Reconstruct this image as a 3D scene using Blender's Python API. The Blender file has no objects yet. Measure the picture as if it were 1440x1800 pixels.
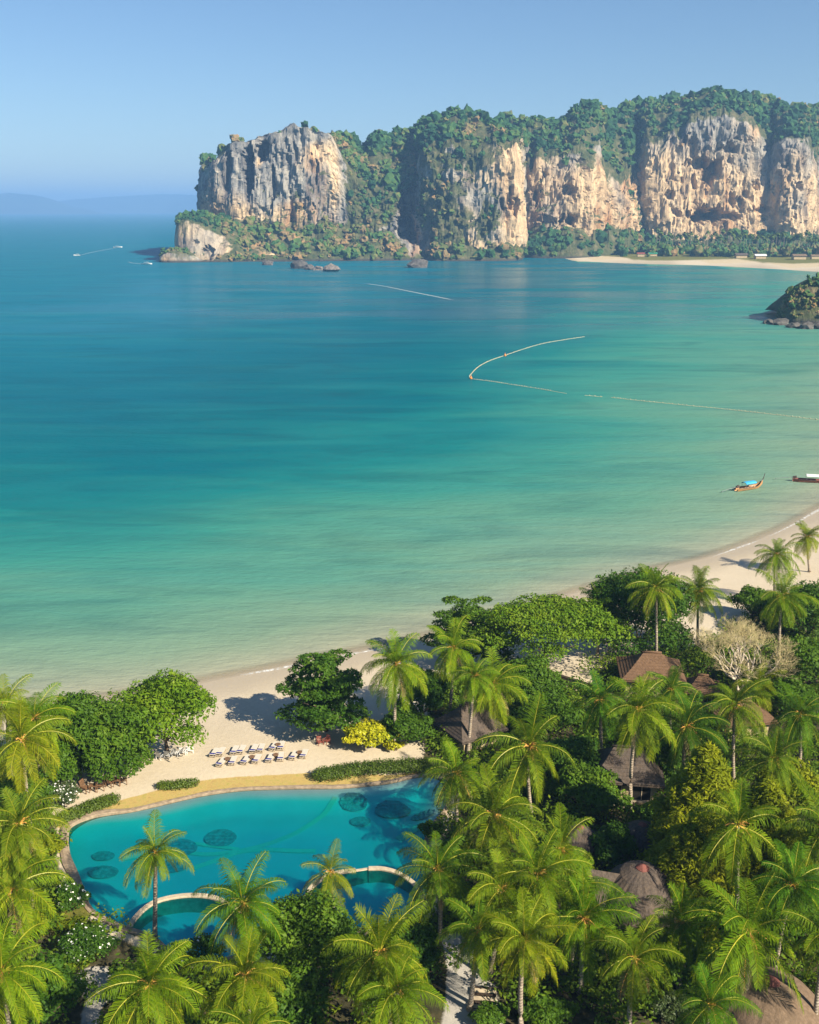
import bpy, math, random
import numpy as np
from mathutils import Vector, Matrix, Quaternion

random.seed(7)
RNG = np.random.default_rng(7)
R = math.radians
SC = bpy.context.scene
COL = SC.collection
PI = math.pi

# ------------------------------------------------------------------ camera, sky, sun, exposure
CAM_H, PITCH, FPX = 57.0, R(16.46), 1805.0
cam_data = bpy.data.cameras.new('camera')
cam_data.sensor_fit = 'VERTICAL'
cam_data.angle = 2 * math.atan(900 / FPX)
cam_data.clip_start, cam_data.clip_end = 0.5, 60000
cam = bpy.data.objects.new('camera', cam_data)
COL.objects.link(cam)
cam.location = (0, 0, CAM_H)
cam.rotation_euler = (PI / 2 - PITCH, 0, 0)
SC.camera = cam

SUN_EL = R(36)
SUN_AZ = R(130)                       # measured clockwise from +Y
TO_SUN = Vector((math.sin(SUN_AZ) * math.cos(SUN_EL), math.cos(SUN_AZ) * math.cos(SUN_EL), math.sin(SUN_EL)))

world = bpy.data.worlds.new('World')
SC.world = world
world.use_nodes = True
wn = world.node_tree.nodes
sky = wn.new('ShaderNodeTexSky')
sky.sky_type = 'NISHITA'
sky.sun_disc = False
sky.sun_elevation = SUN_EL
sky.sun_rotation = SUN_AZ
sky.altitude = 0
sky.air_density = 1.0
sky.dust_density = 0.2
sky.ozone_density = 6.0
bg = wn['Background']
bg.inputs['Strength'].default_value = 0.055
world.node_tree.links.new(sky.outputs[0], bg.inputs['Color'])

sun_data = bpy.data.lights.new('sun', 'SUN')
sun_data.energy = 5.0
sun_data.angle = R(0.5)
sun_data.color = (1.0, 0.89, 0.70)
sun = bpy.data.objects.new('sun', sun_data)
COL.objects.link(sun)
sun.rotation_euler = (-TO_SUN).to_track_quat('-Z', 'Y').to_euler()

SC.view_settings.view_transform = 'Standard'
SC.view_settings.look = 'None'
SC.view_settings.exposure = 1.08
SC.view_settings.gamma = 1.0
SC.view_settings.use_curve_mapping = False
SC.render.engine = 'CYCLES'
SC.cycles.use_denoising = True
SC.cycles.max_bounces = 6
SC.cycles.diffuse_bounces = 3
SC.cycles.glossy_bounces = 2
SC.cycles.transmission_bounces = 3
SC.cycles.transparent_max_bounces = 8
SC.cycles.volume_bounces = 2
SC.cycles.caustics_reflective = False
SC.cycles.caustics_refractive = False

# ------------------------------------------------------------------ survey helpers
CP, SP = math.cos(PITCH), math.sin(PITCH)

def ray(px, py):
    a = (px - 720) / FPX
    b = (900 - py) / FPX
    return a, CP + b * SP, -SP + b * CP

def at(px, py, z=0.0):
    d = ray(px, py)
    t = (z - CAM_H) / d[2]
    return d[0] * t, d[1] * t

def on_plane(px, py, Y):
    d = ray(px, py)
    t = Y / d[1]
    return d[0] * t, Y, CAM_H + d[2] * t

def project(P):
    x, y, z = P[..., 0], P[..., 1], P[..., 2] - CAM_H
    w = y * CP - z * SP
    v = y * SP + z * CP
    return 720 + FPX * x / w, 900 - FPX * v / w

# ------------------------------------------------------------------ noise
def _hash(ix, iy, iz, seed):
    h = (ix * 374761393 + iy * 668265263 + iz * 2147483647 + seed * 974711) & 0xffffffff
    h = ((h ^ (h >> 13)) * 1274126177) & 0xffffffff
    h = h ^ (h >> 16)
    h = (h * 2246822519) & 0xffffffff
    h = h ^ (h >> 15)
    return (h & 0xffff) / 65535.0

def vnoise(P, seed=0):
    P = np.asarray(P, float)
    f = np.floor(P)
    i = f.astype(np.int64)
    t = P - f
    t = t * t * t * (t * (t * 6 - 15) + 10)
    out = 0
    for dx in (0, 1):
        wx = t[..., 0] if dx else 1 - t[..., 0]
        for dy in (0, 1):
            wy = t[..., 1] if dy else 1 - t[..., 1]
            for dz in (0, 1):
                wz = t[..., 2] if dz else 1 - t[..., 2]
                out = out + wx * wy * wz * _hash(i[..., 0] + dx, i[..., 1] + dy, i[..., 2] + dz, seed)
    return out * 2 - 1

def fbm(P, octv=4, seed=0, gain=0.5):
    s, a, n = 0, 1.0, 0
    P = np.asarray(P, float)
    for k in range(octv):
        s = s + a * vnoise(P * (2.03 ** k) + 17.3 * k, seed + k)
        n += a
        a *= gain
    return s / n

def sstep(a, b, x):
    t = np.clip((x - a) / (b - a), 0, 1)
    return t * t * (3 - 2 * t)

# ------------------------------------------------------------------ shapes
def seg_dist(Q, poly):
    """distance of points Q (N,2) to a polyline"""
    d = np.full(len(Q), 1e18)
    for a, b in zip(poly[:-1], poly[1:]):
        ab = b - a
        t = np.clip(((Q - a) @ ab) / max(ab @ ab, 1e-9), 0, 1)
        d = np.minimum(d, ((Q - a - t[:, None] * ab) ** 2).sum(1))
    return np.sqrt(d)

def inside(Q, poly):
    c = np.zeros(len(Q), bool)
    n = len(poly)
    for i in range(n):
        a, b = poly[i], poly[(i + 1) % n]
        m = (a[1] > Q[:, 1]) != (b[1] > Q[:, 1])
        if a[1] != b[1]:
            c ^= m & (Q[:, 0] < (b[0] - a[0]) * (Q[:, 1] - a[1]) / (b[1] - a[1]) + a[0])
    return c

def smooth_curve(pts, n, closed=False):
    """Catmull-Rom resample"""
    P = np.asarray(pts, float)
    k = len(P)
    out = []
    segs = k if closed else k - 1
    T = np.linspace(0, segs, n, endpoint=not closed)
    for t in T:
        i = min(int(t), segs - 1)
        u = t - i
        if closed:
            p0, p1, p2, p3 = P[(i - 1) % k], P[i % k], P[(i + 1) % k], P[(i + 2) % k]
        else:
            p1, p2 = P[i], P[i + 1]
            p0 = P[i - 1] if i > 0 else 2 * p1 - p2
            p3 = P[i + 2] if i + 2 < k else 2 * p2 - p1
        out.append(0.5 * ((2 * p1) + (-p0 + p2) * u + (2 * p0 - 5 * p1 + 4 * p2 - p3) * u * u + (-p0 + 3 * p1 - 3 * p2 + p3) * u ** 3))
    return np.array(out)

# ------------------------------------------------------------------ object helpers
def tag(o, label=None, cat=None, group=None, kind=None):
    if label: o['label'] = label
    if cat: o['category'] = cat
    if group: o['group'] = group
    if kind: o['kind'] = kind
    return o

def empty(name, loc, rz=0.0):
    o = bpy.data.objects.new(name, None)
    o.empty_display_size = 0.5
    COL.objects.link(o)
    o.location = loc
    o.rotation_euler = (0, 0, rz)
    return o

def link(name, me, parent=None, loc=(0, 0, 0), rot=(0, 0, 0), scale=(1, 1, 1)):
    o = bpy.data.objects.new(name, me)
    COL.objects.link(o)
    o.parent = parent
    o.location, o.rotation_euler, o.scale = loc, rot, scale
    return o

def np_mesh(name, V, faces, mats, smooth=False, attrs=None, fattrs=None, midx=None):
    """faces: list of integer arrays (M,3) or (M,4)"""
    me = bpy.data.meshes.new(name)
    V = np.asarray(V, np.float32)
    me.vertices.add(len(V))
    me.vertices.foreach_set('co', V.ravel())
    faces = [np.asarray(f, np.int32) for f in faces if len(f)]
    li = np.concatenate([f.ravel() for f in faces])
    tot = np.concatenate([np.full(len(f), f.shape[1], np.int32) for f in faces])
    start = np.concatenate([[0], np.cumsum(tot)[:-1]]).astype(np.int32)
    me.loops.add(len(li))
    me.loops.foreach_set('vertex_index', li)
    me.polygons.add(len(tot))
    me.polygons.foreach_set('loop_start', start)
    me.polygons.foreach_set('loop_total', tot)
    if midx is not None:
        me.polygons.foreach_set('material_index', np.asarray(midx, np.int32))
    me.polygons.foreach_set('use_smooth', np.full(len(tot), bool(smooth)))
    for k, a in (attrs or {}).items():
        at_ = me.attributes.new(k, 'FLOAT', 'POINT')
        at_.data.foreach_set('value', np.asarray(a, np.float32))
    for k, a in (fattrs or {}).items():
        at_ = me.attributes.new(k, 'FLOAT', 'FACE')
        at_.data.foreach_set('value', np.asarray(a, np.float32))
    for m in (mats if isinstance(mats, (list, tuple)) else [mats]):
        me.materials.append(m)
    me.update(calc_edges=True)
    me.validate()
    return me

def grid_faces(nu, nv):
    i = np.arange(nu - 1)[:, None] * nv + np.arange(nv - 1)[None, :]
    i = i.ravel()
    return np.stack([i, i + nv, i + nv + 1, i + 1], 1)

class Geo:
    """collects small solids, then becomes one mesh"""
    def __init__(s):
        s.v, s.f, s.m = [], [], []

    def add(s, V, F, m=0):
        b = len(s.v)
        s.v += [tuple(p) for p in V]
        s.f += [tuple(i + b for i in f) for f in F]
        s.m += [m] * len(F)

    def box(s, c, size, rz=0.0, m=0, rx=0.0, taper=1.0, ry=0.0):
        M = Matrix.Translation(c) @ Matrix.Rotation(rz, 4, 'Z') @ Matrix.Rotation(ry, 4, 'Y') @ Matrix.Rotation(rx, 4, 'X')
        V = []
        for z in (-.5, .5):
            k = taper if z > 0 else 1
            for x, y in ((-.5, -.5), (.5, -.5), (.5, .5), (-.5, .5)):
                V.append(M @ Vector((x * size[0] * k, y * size[1] * k, z * size[2])))
        s.add(V, [(3, 2, 1, 0), (4, 5, 6, 7), (0, 1, 5, 4), (1, 2, 6, 5), (2, 3, 7, 6), (3, 0, 4, 7)], m)

    def tube(s, P, rad, n=6, m=0, cap=True):
        P = [Vector(p) for p in P]
        if not isinstance(rad, (list, tuple, np.ndarray)):
            rad = [rad] * len(P)
        V = []
        up = Vector((0, 0, 1))
        for i, p in enumerate(P):
            d = (P[min(i + 1, len(P) - 1)] - P[max(i - 1, 0)])
            d = d.normalized() if d.length > 1e-9 else Vector((0, 0, 1))
            a = d.cross(up)
            if a.length < 0.05: a = d.cross(Vector((0, 1, 0)))
            a.normalize()
            b = a.cross(d)
            for k in range(n):
                t = 2 * PI * k / n
                V.append(p + (a * math.cos(t) + b * math.sin(t)) * rad[i])
        F = []
        for i in range(len(P) - 1):
            for k in range(n):
                F.append((i * n + k, i * n + (k + 1) % n, (i + 1) * n + (k + 1) % n, (i + 1) * n + k))
        if cap:
            F.append(tuple(range(n))[::-1])
            F.append(tuple((len(P) - 1) * n + k for k in range(n)))
        s.add(V, F, m)

    def lathe(s, prof, n=24, c=(0, 0, 0), m=0, flute=0.0, seed=0):
        rr = random.Random(seed)
        V, F = [], []
        w = [1 + flute * rr.uniform(-1, 1) for _ in range(n)]
        for r, z in prof:
            for k in range(n):
                t = 2 * PI * k / n
                q = r * w[k]
                V.append((c[0] + q * math.cos(t), c[1] + q * math.sin(t), c[2] + z))
        for i in range(len(prof) - 1):
            for k in range(n):
                F.append((i * n + k, i * n + (k + 1) % n, (i + 1) * n + (k + 1) % n, (i + 1) * n + k))
        F.append(tuple((len(prof) - 1) * n + k for k in range(n)))
        s.add(V, F, m)

    def ball(s, c, r, n=6, m=0):
        prof = [(max(1e-3, math.sin(PI * i / n) * r), -math.cos(PI * i / n) * r) for i in range(n + 1)]
        s.lathe(prof, n + 2, c, m)

    def mesh(s, name, mats, smooth=False):
        me = bpy.data.meshes.new(name)
        me.from_pydata(s.v, [], s.f)
        for k in (mats if isinstance(mats, (list, tuple)) else [mats]):
            me.materials.append(k)
        me.polygons.foreach_set('material_index', s.m)
        me.polygons.foreach_set('use_smooth', [smooth] * len(s.f))
        me.update()
        return me

    def build(s, name, mats, parent=None, smooth=False, **k):
        return link(name, s.mesh(name, mats, smooth), parent, **k)

def copy_tree(o, parent=None):
    c = o.copy()
    COL.objects.link(c)
    c.parent = parent
    for ch in o.children:
        copy_tree(ch, c)
    return c

# ------------------------------------------------------------------ material helpers
class NB:
    def __init__(s, name):
        s.mat = bpy.data.materials.new(name)
        s.mat.use_nodes = True
        s.nt = s.mat.node_tree
        s.nt.nodes.clear()
        s.out = s.nt.nodes.new('ShaderNodeOutputMaterial')

    def n(s, typ, inp=None, **props):
        nd = s.nt.nodes.new('ShaderNode' + typ)
        for k, v in props.items():
            setattr(nd, k, v)
        for k, v in (inp or {}).items():
            sk = nd.inputs[k]
            if isinstance(v, bpy.types.NodeSocket): s.nt.links.new(v, sk)
            else: sk.default_value = v
        return nd

    def attr(s, name):
        return s.n('Attribute', attribute_name=name).outputs['Fac']

    def pos(s):
        return s.n('NewGeometry').outputs['Position']

    def scaled(s, vec, sc):
        return s.n('VectorMath', {0: vec, 1: sc}, operation='MULTIPLY').outputs[0]

    def noise(s, vec, scale, detail=4, rough=.5, dist=0.0):
        return s.n('TexNoise', {'Vector': vec, 'Scale': scale, 'Detail': detail, 'Roughness': rough, 'Distortion': dist}).outputs['Fac']

    def ramp(s, fac, stops, interp='LINEAR'):
        nd = s.n('ValToRGB', {0: fac})
        cr = nd.color_ramp
        cr.interpolation = interp
        while len(cr.elements) < len(stops): cr.elements.new(.5)
        for e, (p, c) in zip(cr.elements, stops):
            e.position = p
            e.color = (*c, 1) if len(c) == 3 else c
        return nd.outputs[0]

    def math(s, op, a, b=0.0, clamp=False):
        return s.n('Math', {0: a, 1: b}, operation=op, use_clamp=clamp).outputs[0]

    def remap(s, v, a, b, c=0.0, d=1.0):
        return s.n('MapRange', {0: v, 1: a, 2: b, 3: c, 4: d}).outputs[0]

    def mix(s, fac, a, b, mode='MIX'):
        nd = s.n('Mix', data_type='RGBA', blend_type=mode)
        for k, v in ((0, fac), (6, a), (7, b)):
            if isinstance(v, bpy.types.NodeSocket): s.nt.links.new(v, nd.inputs[k])
            elif k == 0: nd.inputs[0].default_value = v
            else: nd.inputs[k].default_value = (*v, 1) if len(v) == 3 else v
        return nd.outputs[2]

    def bump(s, h, strength=.5, dist=.1):
        return s.n('Bump', {'Height': h, 'Strength': strength, 'Distance': dist}).outputs[0]

    def bsdf(s, color, rough=.7, spec=.3, normal=None, **extra):
        d = {'Roughness': rough, 'Specular IOR Level': spec}
        if isinstance(color, bpy.types.NodeSocket): d['Base Color'] = color
        else: d['Base Color'] = (*color, 1)
        if normal is not None: d['Normal'] = normal
        d.update(extra)
        return s.n('BsdfPrincipled', d).outputs[0]

    def done(s, sh):
        s.nt.links.new(sh, s.out.inputs['Surface'])
        return s.mat

def plain(name, col, rough=.7, spec=.3, var=.25, scale=3.0, bump=.15):
    b = NB(name)
    p = b.n('TexCoord').outputs['Object']
    f = b.noise(p, scale, 5, .6)
    c1 = tuple(x * (1 - var) for x in col)
    c2 = tuple(min(1, x * (1 + var)) for x in col)
    c = b.ramp(f, [(.3, c1), (.7, c2)])
    return b.done(b.bsdf(c, rough, spec, b.bump(f, bump, .05)))

def leafy(name, dark, mid, light, transl=.3, rough=.5, spec=.35, objcol=False):
    b = NB(name)
    r = b.attr('rnd')
    o = b.n('ObjectInfo')
    r2 = b.math('ADD', b.math('MULTIPLY', r, .75), b.math('MULTIPLY', o.outputs['Random'], .25))
    c = b.ramp(r2, [(0.0, dark), (.5, mid), (1.0, light)])
    if objcol:
        c = b.mix(1.0, c, o.outputs['Color'], 'MULTIPLY')
    p = b.bsdf(c, rough, spec)
    tcol = b.mix(.35, c, (.30, .34, .02))
    t = b.n('BsdfTranslucent', {'Color': tcol}).outputs[0]
    return b.done(b.n('MixShader', {0: transl, 1: p, 2: t}).outputs[0])
# ------------------------------------------------------------------ shoreline and ground height
_sh_px = [(-700, 1275), (-350, 1262), (-150, 1252), (0, 1243), (100, 1238), (200, 1228), (290, 1215), (400, 1192), (480, 1178), (560, 1160),
          (660, 1142), (760, 1120), (830, 1098), (900, 1078), (1000, 1046), (1080, 1023), (1150, 1002), (1230, 985),
          (1300, 963), (1380, 930), (1440, 897)]
SHORE = [at(*p) for p in _sh_px] + [(98, 212), (122, 250), (160, 300), (205, 370), (240, 440), (300, 520), (360, 700), (420, 900)]
NEAR = np.array(SHORE)
FAR_BEACH = [at(1440, 478), at(1400, 475.5), at(1340, 472), at(1270, 468), at(1200, 465.5), at(1130, 464), at(1060, 462.5), at(1020, 462), (170, 1900)]
FULL = np.array(SHORE + FAR_BEACH)
LAND = np.vstack([FULL, [(6000, 1900), (6000, -900), (-1500, -900), (-1500, NEAR[0][1])]])
NEAR_X = np.vstack([[(-1500, NEAR[0][1])], NEAR])
FULL_X = np.vstack([[(-1500, NEAR[0][1])], FULL])

def shore_sd(Q):
    d = seg_dist(Q, FULL_X)
    return np.where(inside(Q, LAND), d, -d)

GZ = 1.6
def ground_z(Q):
    s = shore_sd(Q)
    far = (Q[:, 1] > 700) & (s > 0)
    return np.where(far, np.minimum(6, .045 * s), np.where(s > 0, GZ * sstep(-4, 26, s) * np.clip(s / 6, 0, 1) ** .5, np.maximum(-3.5, .06 * s)))

def gz(x, y):
    return float(ground_z(np.array([[x, y]]))[0])

def on_ground(px, py):
    z = GZ
    for _ in range(4):
        x, y = at(px, py, z)
        z = gz(x, y)
    return x, y, z

def pxpoly(pts, z=GZ):
    return np.array([at(px, py, z) for px, py in pts])

# ------------------------------------------------------------------ pool outline
WATER_Z = 1.5
POOL = smooth_curve(pxpoly([(121, 1468), (130, 1452), (170, 1437), (235, 1427), (300, 1412), (360, 1399), (430, 1390), (520, 1387),
        (600, 1386), (680, 1378), (740, 1366), (774, 1372), (786, 1396), (780, 1424), (758, 1452), (744, 1490),
        (750, 1530), (754, 1575), (737, 1605), (690, 1625), (600, 1640), (520, 1655), (440, 1675), (370, 1690),
        (310, 1678), (270, 1648), (225, 1632), (190, 1617), (162, 1598), (150, 1570), (139, 1540), (124, 1505)], WATER_Z), 220, True)

def poly_normals(P):
    t = np.roll(P, -1, 0) - np.roll(P, 1, 0)
    t /= np.linalg.norm(t, axis=1)[:, None]
    nrm = np.stack([t[:, 1], -t[:, 0]], 1)
    area = (P[:, 0] * np.roll(P[:, 1], -1) - np.roll(P[:, 0], -1) * P[:, 1]).sum()
    return nrm if area > 0 else -nrm
POOL_N = poly_normals(POOL)                      # outward

# ------------------------------------------------------------------ ground
def mat_ground():
    b = NB('ground')
    p = b.pos()
    big = b.noise(p, .12, 5, .6)
    fine = b.noise(p, 2.2, 6, .65)
    grain = b.noise(p, 9, 4, .7)
    sand = b.ramp(b.math('ADD', b.math('MULTIPLY', big, .5), b.math('MULTIPLY', fine, .5)),
                  [(.3, (.46, .385, .275)), (.5, (.53, .45, .33)), (.7, (.57, .49, .37))])
    sand = b.mix(b.attr('wet'), sand, (.40, .335, .24))
    gold = b.ramp(fine, [(.3, (.36, .25, .085)), (.5, (.44, .32, .11)), (.72, (.30, .28, .07))])
    green = b.ramp(b.noise(p, 1.3, 6, .7), [(.3, (.07, .085, .012)), (.52, (.13, .13, .02)), (.75, (.24, .20, .045))])
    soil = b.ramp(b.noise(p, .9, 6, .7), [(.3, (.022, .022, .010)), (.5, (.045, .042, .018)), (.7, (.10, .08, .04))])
    pave = b.ramp(b.noise(p, 1.6, 6, .7), [(.3, (.33, .31, .28)), (.7, (.46, .43, .38))])
    rag = b.math('MULTIPLY', b.math('SUBTRACT', b.noise(p, .9, 5, .65), .5), .5)
    def m(a):
        return b.remap(b.math('ADD', b.attr(a), rag), .42, .58)
    c = b.mix(m('lawn'), sand, gold)
    c = b.mix(m('grass'), c, green)
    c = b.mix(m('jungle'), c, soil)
    c = b.mix(m('pave'), c, pave)
    h = b.math('ADD', b.math('MULTIPLY', fine, .6), b.math('MULTIPLY', grain, .4))
    r = b.remap(b.attr('wet'), 0, 1, .9, .35)
    return b.done(b.bsdf(c, r, .25, b.bump(h, .6, .14)))

def blur_mask(Q, polys, w):
    out = np.zeros(len(Q))
    for P in polys:
        d = seg_dist(Q, np.vstack([P, P[:1]]))
        sd = np.where(inside(Q, P), d, -d)
        out = np.maximum(out, sstep(-w, w, sd))
    return out

def spaced(lo, hi, step, far, grow):
    a = list(np.arange(lo, hi + step, step))
    s = step
    while a[-1] < far[1]:
        s *= grow; a.append(a[-1] + s)
    s = step
    while a[0] > far[0]:
        s *= grow; a.insert(0, a[0] - s)
    return np.array(a)

JUNGLE = [pxpoly([(742, 1335), (752, 1300), (752, 1230), (790, 1180), (900, 1165), (1000, 1200), (1060, 1180), (1090, 1150), (1200, 1140),
                  (1262, 1118), (1330, 1075), (1440, 1040), (2600, 800), (3400, 2600), (1200, 2700), (-700, 2700), (-1200, 1330), (0, 1330), (80, 1395),
                  (95, 1450), (110, 1500), (100, 1545), (95, 1600), (90, 1700), (130, 1660), (180, 1640), (260, 1670), (370, 1712), (520, 1680),
                  (700, 1645), (775, 1600), (768, 1500), (800, 1440), (810, 1380), (790, 1350)])]
LAWN = [pxpoly([(205, 1408), (290, 1386), (350, 1372), (430, 1364), (560, 1359), (640, 1362), (700, 1362), (740, 1352), (790, 1350), (800, 1400),
                (700, 1400), (400, 1400), (200, 1440), (110, 1470), (100, 1450), (150, 1425)])]
GRASS = [pxpoly([(60, 1500), (120, 1505), (140, 1560), (165, 1610), (120, 1640), (70, 1720), (-40, 1720), (-40, 1500)])]
PAVE = [pxpoly([(772, 1650), (800, 1638), (832, 1655), (838, 1700), (872, 1735), (890, 1830), (900, 2000), (770, 2000), (778, 1800), (786, 1700)]),
        pxpoly([(120, 1712), (180, 1695), (225, 1725), (200, 1750), (175, 1770), (165, 1840), (140, 1840), (150, 1760)]),
        pxpoly([(160, 1612), (182, 1610), (215, 1630), (215, 1642), (160, 1640)])]
GSAND = [pxpoly([(1050, 1128), (1090, 1120), (1090, 1150), (1060, 1170)]), pxpoly([(960, 1190), (1030, 1180), (1060, 1215), (980, 1215)]),
         pxpoly([(100, 1500), (145, 1520), (150, 1570), (110, 1560)])]

def build_ground():
    xs = spaced(-64, 104, .8, (-1400, 5900), 1.12)
    ys = spaced(40, 200, .8, (-800, 1850), 1.09)
    X, Y = np.meshgrid(xs, ys, indexing='ij')
    Q = np.stack([X.ravel(), Y.ravel()], 1)
    z = ground_z(Q)
    s = shore_sd(Q)
    P3 = np.stack([Q[:, 0], Q[:, 1], np.zeros(len(Q))], 1)
    z = z + np.where(s > 3, .10 * fbm(P3 / 9, 3, 3), 0) * (s < 300)
    pool_d = seg_dist(Q, np.vstack([POOL, POOL[:1]]))
    pin = inside(Q, POOL)
    z = np.where(pin | (pool_d < 3), GZ * .985 + 0 * z, z)
    z = np.where(Q[:, 1] > 700, np.where(s > 0, np.minimum(6, .045 * s), z), z)
    F = grid_faces(len(xs), len(ys))
    kill = (pin & (pool_d > .15))[F].all(1) | (s[F] < -60).all(1)
    F = F[~kill]
    near = np.where(pin & np.isin(np.arange(len(Q)), F.ravel()))[0]
    k = ((Q[near][:, None, :] - POOL[None]) ** 2).sum(2).argmin(1)
    Q = Q.copy(); Q[near] = POOL[k] + POOL_N[k] * .12
    soft = np.where(s > 0, 1 - sstep(1.0, 7.5, s + 1.5 * fbm(P3 / 7, 3, 5)), 1)
    far = Q[:, 1] > 420
    jungle = np.maximum(blur_mask(Q, JUNGLE, 1.5), (far & (s + 14 * fbm(P3 / 30, 3, 9) > 150)) * 1.0)
    jungle = np.where(~far & (s > 60), 1, jungle)
    gs = blur_mask(Q, GSAND, 1.0)
    jungle = jungle * (1 - gs)
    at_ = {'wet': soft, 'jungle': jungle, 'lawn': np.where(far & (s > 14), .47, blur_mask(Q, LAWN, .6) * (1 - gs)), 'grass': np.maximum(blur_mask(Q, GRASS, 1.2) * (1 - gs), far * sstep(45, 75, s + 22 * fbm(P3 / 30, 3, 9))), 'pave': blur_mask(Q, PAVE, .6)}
    V = np.stack([Q[:, 0], Q[:, 1], z], 1)
    me = np_mesh('ground', V, [F], mat_ground(), True, at_)
    tag(link('ground', me), kind='structure')
build_ground()

# ------------------------------------------------------------------ sea
def mat_sea():
    b = NB('sea')
    p = b.pos()
    d = b.attr('offshore')
    low = b.noise(b.scaled(p, (.010, .030, 1)), 1.0, 4, .55, .6)
    streak = b.noise(b.scaled(p, (.006, .045, 1)), 1.0, 5, .6, 1.2)
    dd = b.math('ADD', d, b.math('MULTIPLY', b.math('SUBTRACT', low, .5), b.math('MULTIPLY', b.math('MINIMUM', d, 110), 1.1)))
    f = b.remap(dd, 0, 400)
    c = b.ramp(f, [(0.0, (.36, .31, .225)), (.008, (.27, .285, .21)), (.030, (.165, .255, .182)), (.075, (.088, .232, .172)),
                   (.14, (.036, .205, .172)), (.215, (.008, .152, .160)), (.31, (.0005, .108, .143)), (.5, (.0001, .096, .146)), (1.0, (.0001, .122, .188))])
    c = b.mix(b.remap(streak, .48, .72, 0, .55), c, b.mix(.5, c, (.020, .19, .20)))
    c = b.mix(b.remap(b.noise(b.scaled(p, (.02, .07, 1)), 1.0, 5, .6, 1.0), .48, .74, 0, .36), c, (.002, .045, .075))
    fp = b.scaled(p, (.35, .9, 1))
    h = b.math('ADD', b.noise(fp, .8, 5, .6), b.math('MULTIPLY', b.noise(fp, .16, 3, .5), 1.6))
    h = b.math('ADD', h, b.math('MULTIPLY', b.noise(b.scaled(p, (.9, 2.2, 1)), 1.0, 4, .6), .35))
    nrm = b.bump(h, .9, .32)
    dif = b.n('BsdfDiffuse', {'Color': c, 'Normal': nrm}).outputs[0]
    glo = b.n('BsdfGlossy', {'Color': (1, 1, 1, 1), 'Roughness': .16, 'Normal': nrm}).outputs[0]
    fr = b.n('Fresnel', {'IOR': 1.28, 'Normal': nrm}).outputs[0]
    fr = b.math('MINIMUM', b.math('MULTIPLY', b.math('POWER', fr, 2.0), .50), .075)
    rf = b.math('MINIMUM', b.math('MULTIPLY', b.n('Fresnel', {'IOR': 1.33}).outputs[0], .95), .42)
    ca = b.math('MULTIPLY', b.attr('calm'), b.remap(b.noise(b.scaled(p, (.008, .016, 1)), 1.0, 3, .5), .36, .60))
    fr = b.math('ADD', fr, b.math('MULTIPLY', ca, b.math('SUBTRACT', rf, fr)))
    body = b.n('MixShader', {0: fr, 1: dif, 2: glo}).outputs[0]
    edge = b.remap(d, 0.0, 2.6)
    tr = b.n('BsdfTransparent').outputs[0]
    return b.done(b.n('MixShader', {0: edge, 1: tr, 2: body}).outputs[0])

def build_sea():
    xs = spaced(-140, 160, 2.5, (-13000, 13000), 1.13)
    ys = spaced(88, 330, 1.6, (70, 20000), 1.07)
    X, Y = np.meshgrid(xs, ys, indexing='ij')
    Q = np.stack([X.ravel(), Y.ravel()], 1)
    d = seg_dist(Q, NEAR_X)
    s = np.where(inside(Q, LAND), 0, d) * (1 - .52 * sstep(-70, 110, Q[:, 0]) * sstep(150, 330, Q[:, 1]))
    V = np.stack([Q[:, 0], Q[:, 1], np.zeros(len(Q))], 1)
    tag(link('sea', np_mesh('sea', V, [grid_faces(len(xs), len(ys))], mat_sea(), True, {'offshore': s, 'calm': sstep(430, 620, Q[:, 1]) * (1 - sstep(1100, 1400, Q[:, 1])) * sstep(-330, 60, Q[:, 0])})), kind='structure')
build_sea()

def foam_mat():
    b = NB('foam')
    p = b.pos()
    f = b.noise(p, 1.6, 5, .7)
    t = b.n('BsdfTransparent').outputs[0]
    d = b.bsdf((.78, .79, .77), .6, .2)
    k = b.math('MULTIPLY', b.remap(f, .38, .62), b.attr('thick'))
    return b.done(b.n('MixShader', {0: k, 1: t, 2: d}).outputs[0])
FOAM = foam_mat()

def ribbon(name, pts, widths, z, n, kind='stuff', thick=1.0, fade=True):
    P = smooth_curve(pts, n)
    t = np.gradient(P, axis=0)
    t /= np.linalg.norm(t, axis=1)[:, None]
    N = np.stack([-t[:, 1], t[:, 0]], 1)
    W = np.interp(np.linspace(0, 1, n), np.linspace(0, 1, len(widths)), widths)
    rows = np.array([-1, -.4, .4, 1])
    V = (P[:, None, :] + N[:, None, :] * (W[:, None] * rows[None, :] / 2)[..., None]).reshape(-1, 2)
    V = np.concatenate([V, np.full((len(V), 1), z)], 1)
    u = np.linspace(0, 1, n)
    th = (np.minimum(1, np.minimum(u, 1 - u) * 12) if fade else np.ones(n))[:, None] * np.array([0, 1, 1, 0])[None, :] * thick
    return tag(link(name, np_mesh(name, V, [grid_faces(n, 4)], FOAM, True, {'thick': th.ravel()})), kind=kind)

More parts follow.
